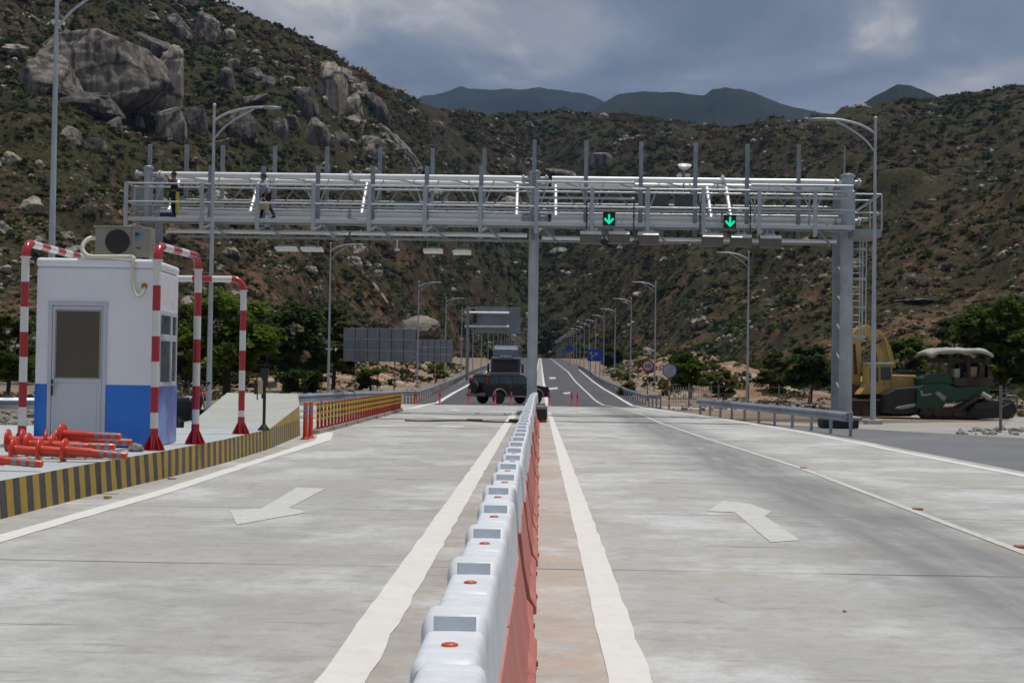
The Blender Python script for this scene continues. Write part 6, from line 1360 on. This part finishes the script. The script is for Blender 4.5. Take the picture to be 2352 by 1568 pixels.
for i in range(25):
    for j in range(9):
        u, v = i / 24, j / 8; p = P(2136 + 148 * u, 801, PY_ + .2); e = max(0, abs(v - .5) * 2); eu = abs(u - .5) * 2
        z = p.z + .05 - .22 * (eu ** 6) - .10 * e ** 4 + .05 * noise.noise(Vector((u * 5, v * 3, 2))) + .03 * noise.noise(Vector((u * 14, v * 9, 5))); vs.append((p.x, PY_ + .2 + v * 2.4, z))
mb.add(vs, [(i * 9 + j, (i + 1) * 9 + j, (i + 1) * 9 + j + 1, i * 9 + j + 1) for i in range(24) for j in range(8)], True); o = mb.build('canopy', M['canopy'], pv); o.modifiers.new('Solidify', 'SOLIDIFY').thickness = .12
pprism('canopy_frame', [(2150, 832), (2275, 832), (2275, 822), (2150, 822)], PY_ + .9, 1.4, M['rust'], pv)
pprism('operator_seat', [(2190, 868), (2205, 868), (2206, 846), (2192, 846)], PY_ + .8, .5, M['canopy'], pv, .03); pprism('operator_seat', [(2228, 866), (2244, 866), (2246, 842), (2230, 842)], PY_ + .9, .5, M['tan'], pv, .03)
pprism('console', [(2246, 868), (2282, 868), (2290, 880), (2268, 838), (2252, 838)], PY_ + .7, .6, M['rust'], pv, .03)
t0 = pprism('crawler_track', [(2112, 950), (2120, 936), (2215, 936), (2226, 950), (2216, 963), (2124, 963)], PY_ + .28, .5, M['track'], pv, .04); pprism('crawler_track', [(2112, 950), (2120, 936), (2215, 936), (2226, 950), (2216, 963), (2124, 963)], PY_ + 2.0, .5, M['track'], pv, .04)
mb = MB()
for px in (2131, 2153, 2175, 2200): x, z = pxz(px, 950, PY_ + .26); mb.lathe([(.19, -.02), (.19, .02), (.06, .05)], (x, PY_ + .26, z), 16, Matrix.Rotation(math.radians(90), 3, 'X'))
mb.build('track_rollers', M['rust'], t0)
x, z = pxz(2308, 938, PY_ + .6); wheel(pv, (x - pv.location.x, .6, z - pv.location.z), .42, .4, M['dark'], M['rust'], 'Y')
mb = MB(); mb.tube([P(2255, 903, PY_ + .1), P(2275, 915, PY_ + .1)], .10, 10); mb.build('white_cylinder', M['canopy'], pv)
pprism('material_bucket', [(2236, 940), (2240, 925), (2290, 920), (2292, 938)], PY_ + .15, .3, M['black'], pv)

# thin fence posts with wires at the right, and on the far verge
fn = thing('wire_fence', (16.8, 47, 0), 'thin grey posts and wires of a fence in front of the paver', 'fence')
for px, py, h in ((2298, 990, 1.35),): q = G(px, py); mb = MB(); mb.tube([q, q + Vector((0, 0, h))], .045, 8); mb.build('post', M['fence'], fn)
for px in (2336,): q = G(px, 950); mb = MB(); mb.tube([q, q + Vector((0, 0, 1.3))], .04, 8); mb.build('post', M['fence'], fn)
for h in (1.1, .7): mb = MB(); mb.tube([G(2298, 990) + Vector((0, 0, h)), G(2336, 950) + Vector((0, 0, h)), Vector((24, 80, h))], .008, 5); mb.build('wire', M['fence'], fn)
f2 = thing('wire_fence', (9.5, 78, 0), 'row of thin grey posts along the dirt behind the right guardrail', 'fence')
for i in range(13): x = 8.5 + i * 1.6; y = 82 - i * .6; mb = MB(); mb.tube([(x, y, zr(y) - .1), (x, y, zr(y) + 1.35)], .04, 6); mb.build('post', M['fence'], f2)
for h in (1.2, .8, .4): mb = MB(); mb.tube([(8.5, 82, zr(82) + h), (8.5 + 19.2, 82 - 7.2, zr(75) + h)], .007, 5); mb.build('wire', M['fence'], f2)
f3 = thing('picket_fence', (8.7, 96, 0), 'pale picket fence between the two round road signs', 'fence')
mb = MB()
for i in range(16): x = 9.0 + i * .17; mb.box((x, 97, zr(97) + .55), (.05, .03, 1.1))
mb.box((10.3, 97.03, zr(97) + .3), (2.7, .03, .06)); mb.box((10.3, 97.03, zr(97) + .85), (2.7, .03, .06)); mb.build('pickets', M['canopy'], f3)
# rubble at the edge of the apron
mb = MB()
for _ in range(260):
    px, py = random.choice([(random.uniform(2200, 2352), random.uniform(985, 998)), (random.uniform(0, 75), random.uniform(945, 990)), (random.uniform(1540, 1900), random.uniform(925, 940)), (random.uniform(700, 1000), random.uniform(893, 905))])
    if px < 1000 and py < 940 and random.random() < .4: continue
    q = G(px, py); r_ = random.choice([.04, .06, .09, .13]) * (1 if q.y < 60 else 1.5); mb.add([Vector((a * r_ * random.uniform(.7, 1.3), b * r_ * random.uniform(.7, 1.3), c * r_ * random.uniform(.5, 1))) + q for a, b, c in ico], icf)
tag(mb.build('rubble', M['stone']), 'loose stones scattered on the verges', 'rubble', kind='stuff')
tag(thing('dark_block', P(1990, 990, 43), 'low dark concrete block behind the near end of the right guardrail', 'block'), None) if False else None
mb = MB(); a, b = P(1893, 997, 43), P(1976, 976, 43); mb.box(((a.x + b.x) / 2, 43.6, .14), (b.x - a.x, .9, .28)); tag(mb.build('dark_block', M['dark'], bevel=.05), 'low black block on the ground behind the near end of the right guardrail', 'block')

# ------------------------------------------------------------ air
if HAZE:
    mb = MB(); mb.box((0, 4400, 900), (11000, 9200, 2200)); mb2 = MB()
    hz = mb.build('haze', None) if False else None
    me = bpy.data.meshes.new('haze'); x0, x1, y0, y1, z0, z1 = -4500, 4500, -400, 9500, -70, 1400
    me.from_pydata([(x, y, z) for z in (z0, z1) for x, y in ((x0, y0), (x1, y0), (x1, y1), (x0, y1))], [], [(3, 2, 1, 0), (4, 5, 6, 7), (0, 1, 5, 4), (1, 2, 6, 5), (2, 3, 7, 6), (3, 0, 4, 7)])
    m = bpy.data.materials.new('pale_air'); m.use_nodes = True; t = m.node_tree; t.nodes.remove(t.nodes['Principled BSDF'])
    v = n_(t, 'ShaderNodeVolumePrincipled'); v.inputs['Color'].default_value = (.36, .54, .95, 1); v.inputs['Density'].default_value = HAZE; v.inputs['Anisotropy'].default_value = 0
    t.links.new(v.outputs[0], t.nodes['Material Output'].inputs['Volume']); me.materials.append(m); hz = bpy.data.objects.new('haze', me); COL.objects.link(hz); hz['kind'] = 'stuff'
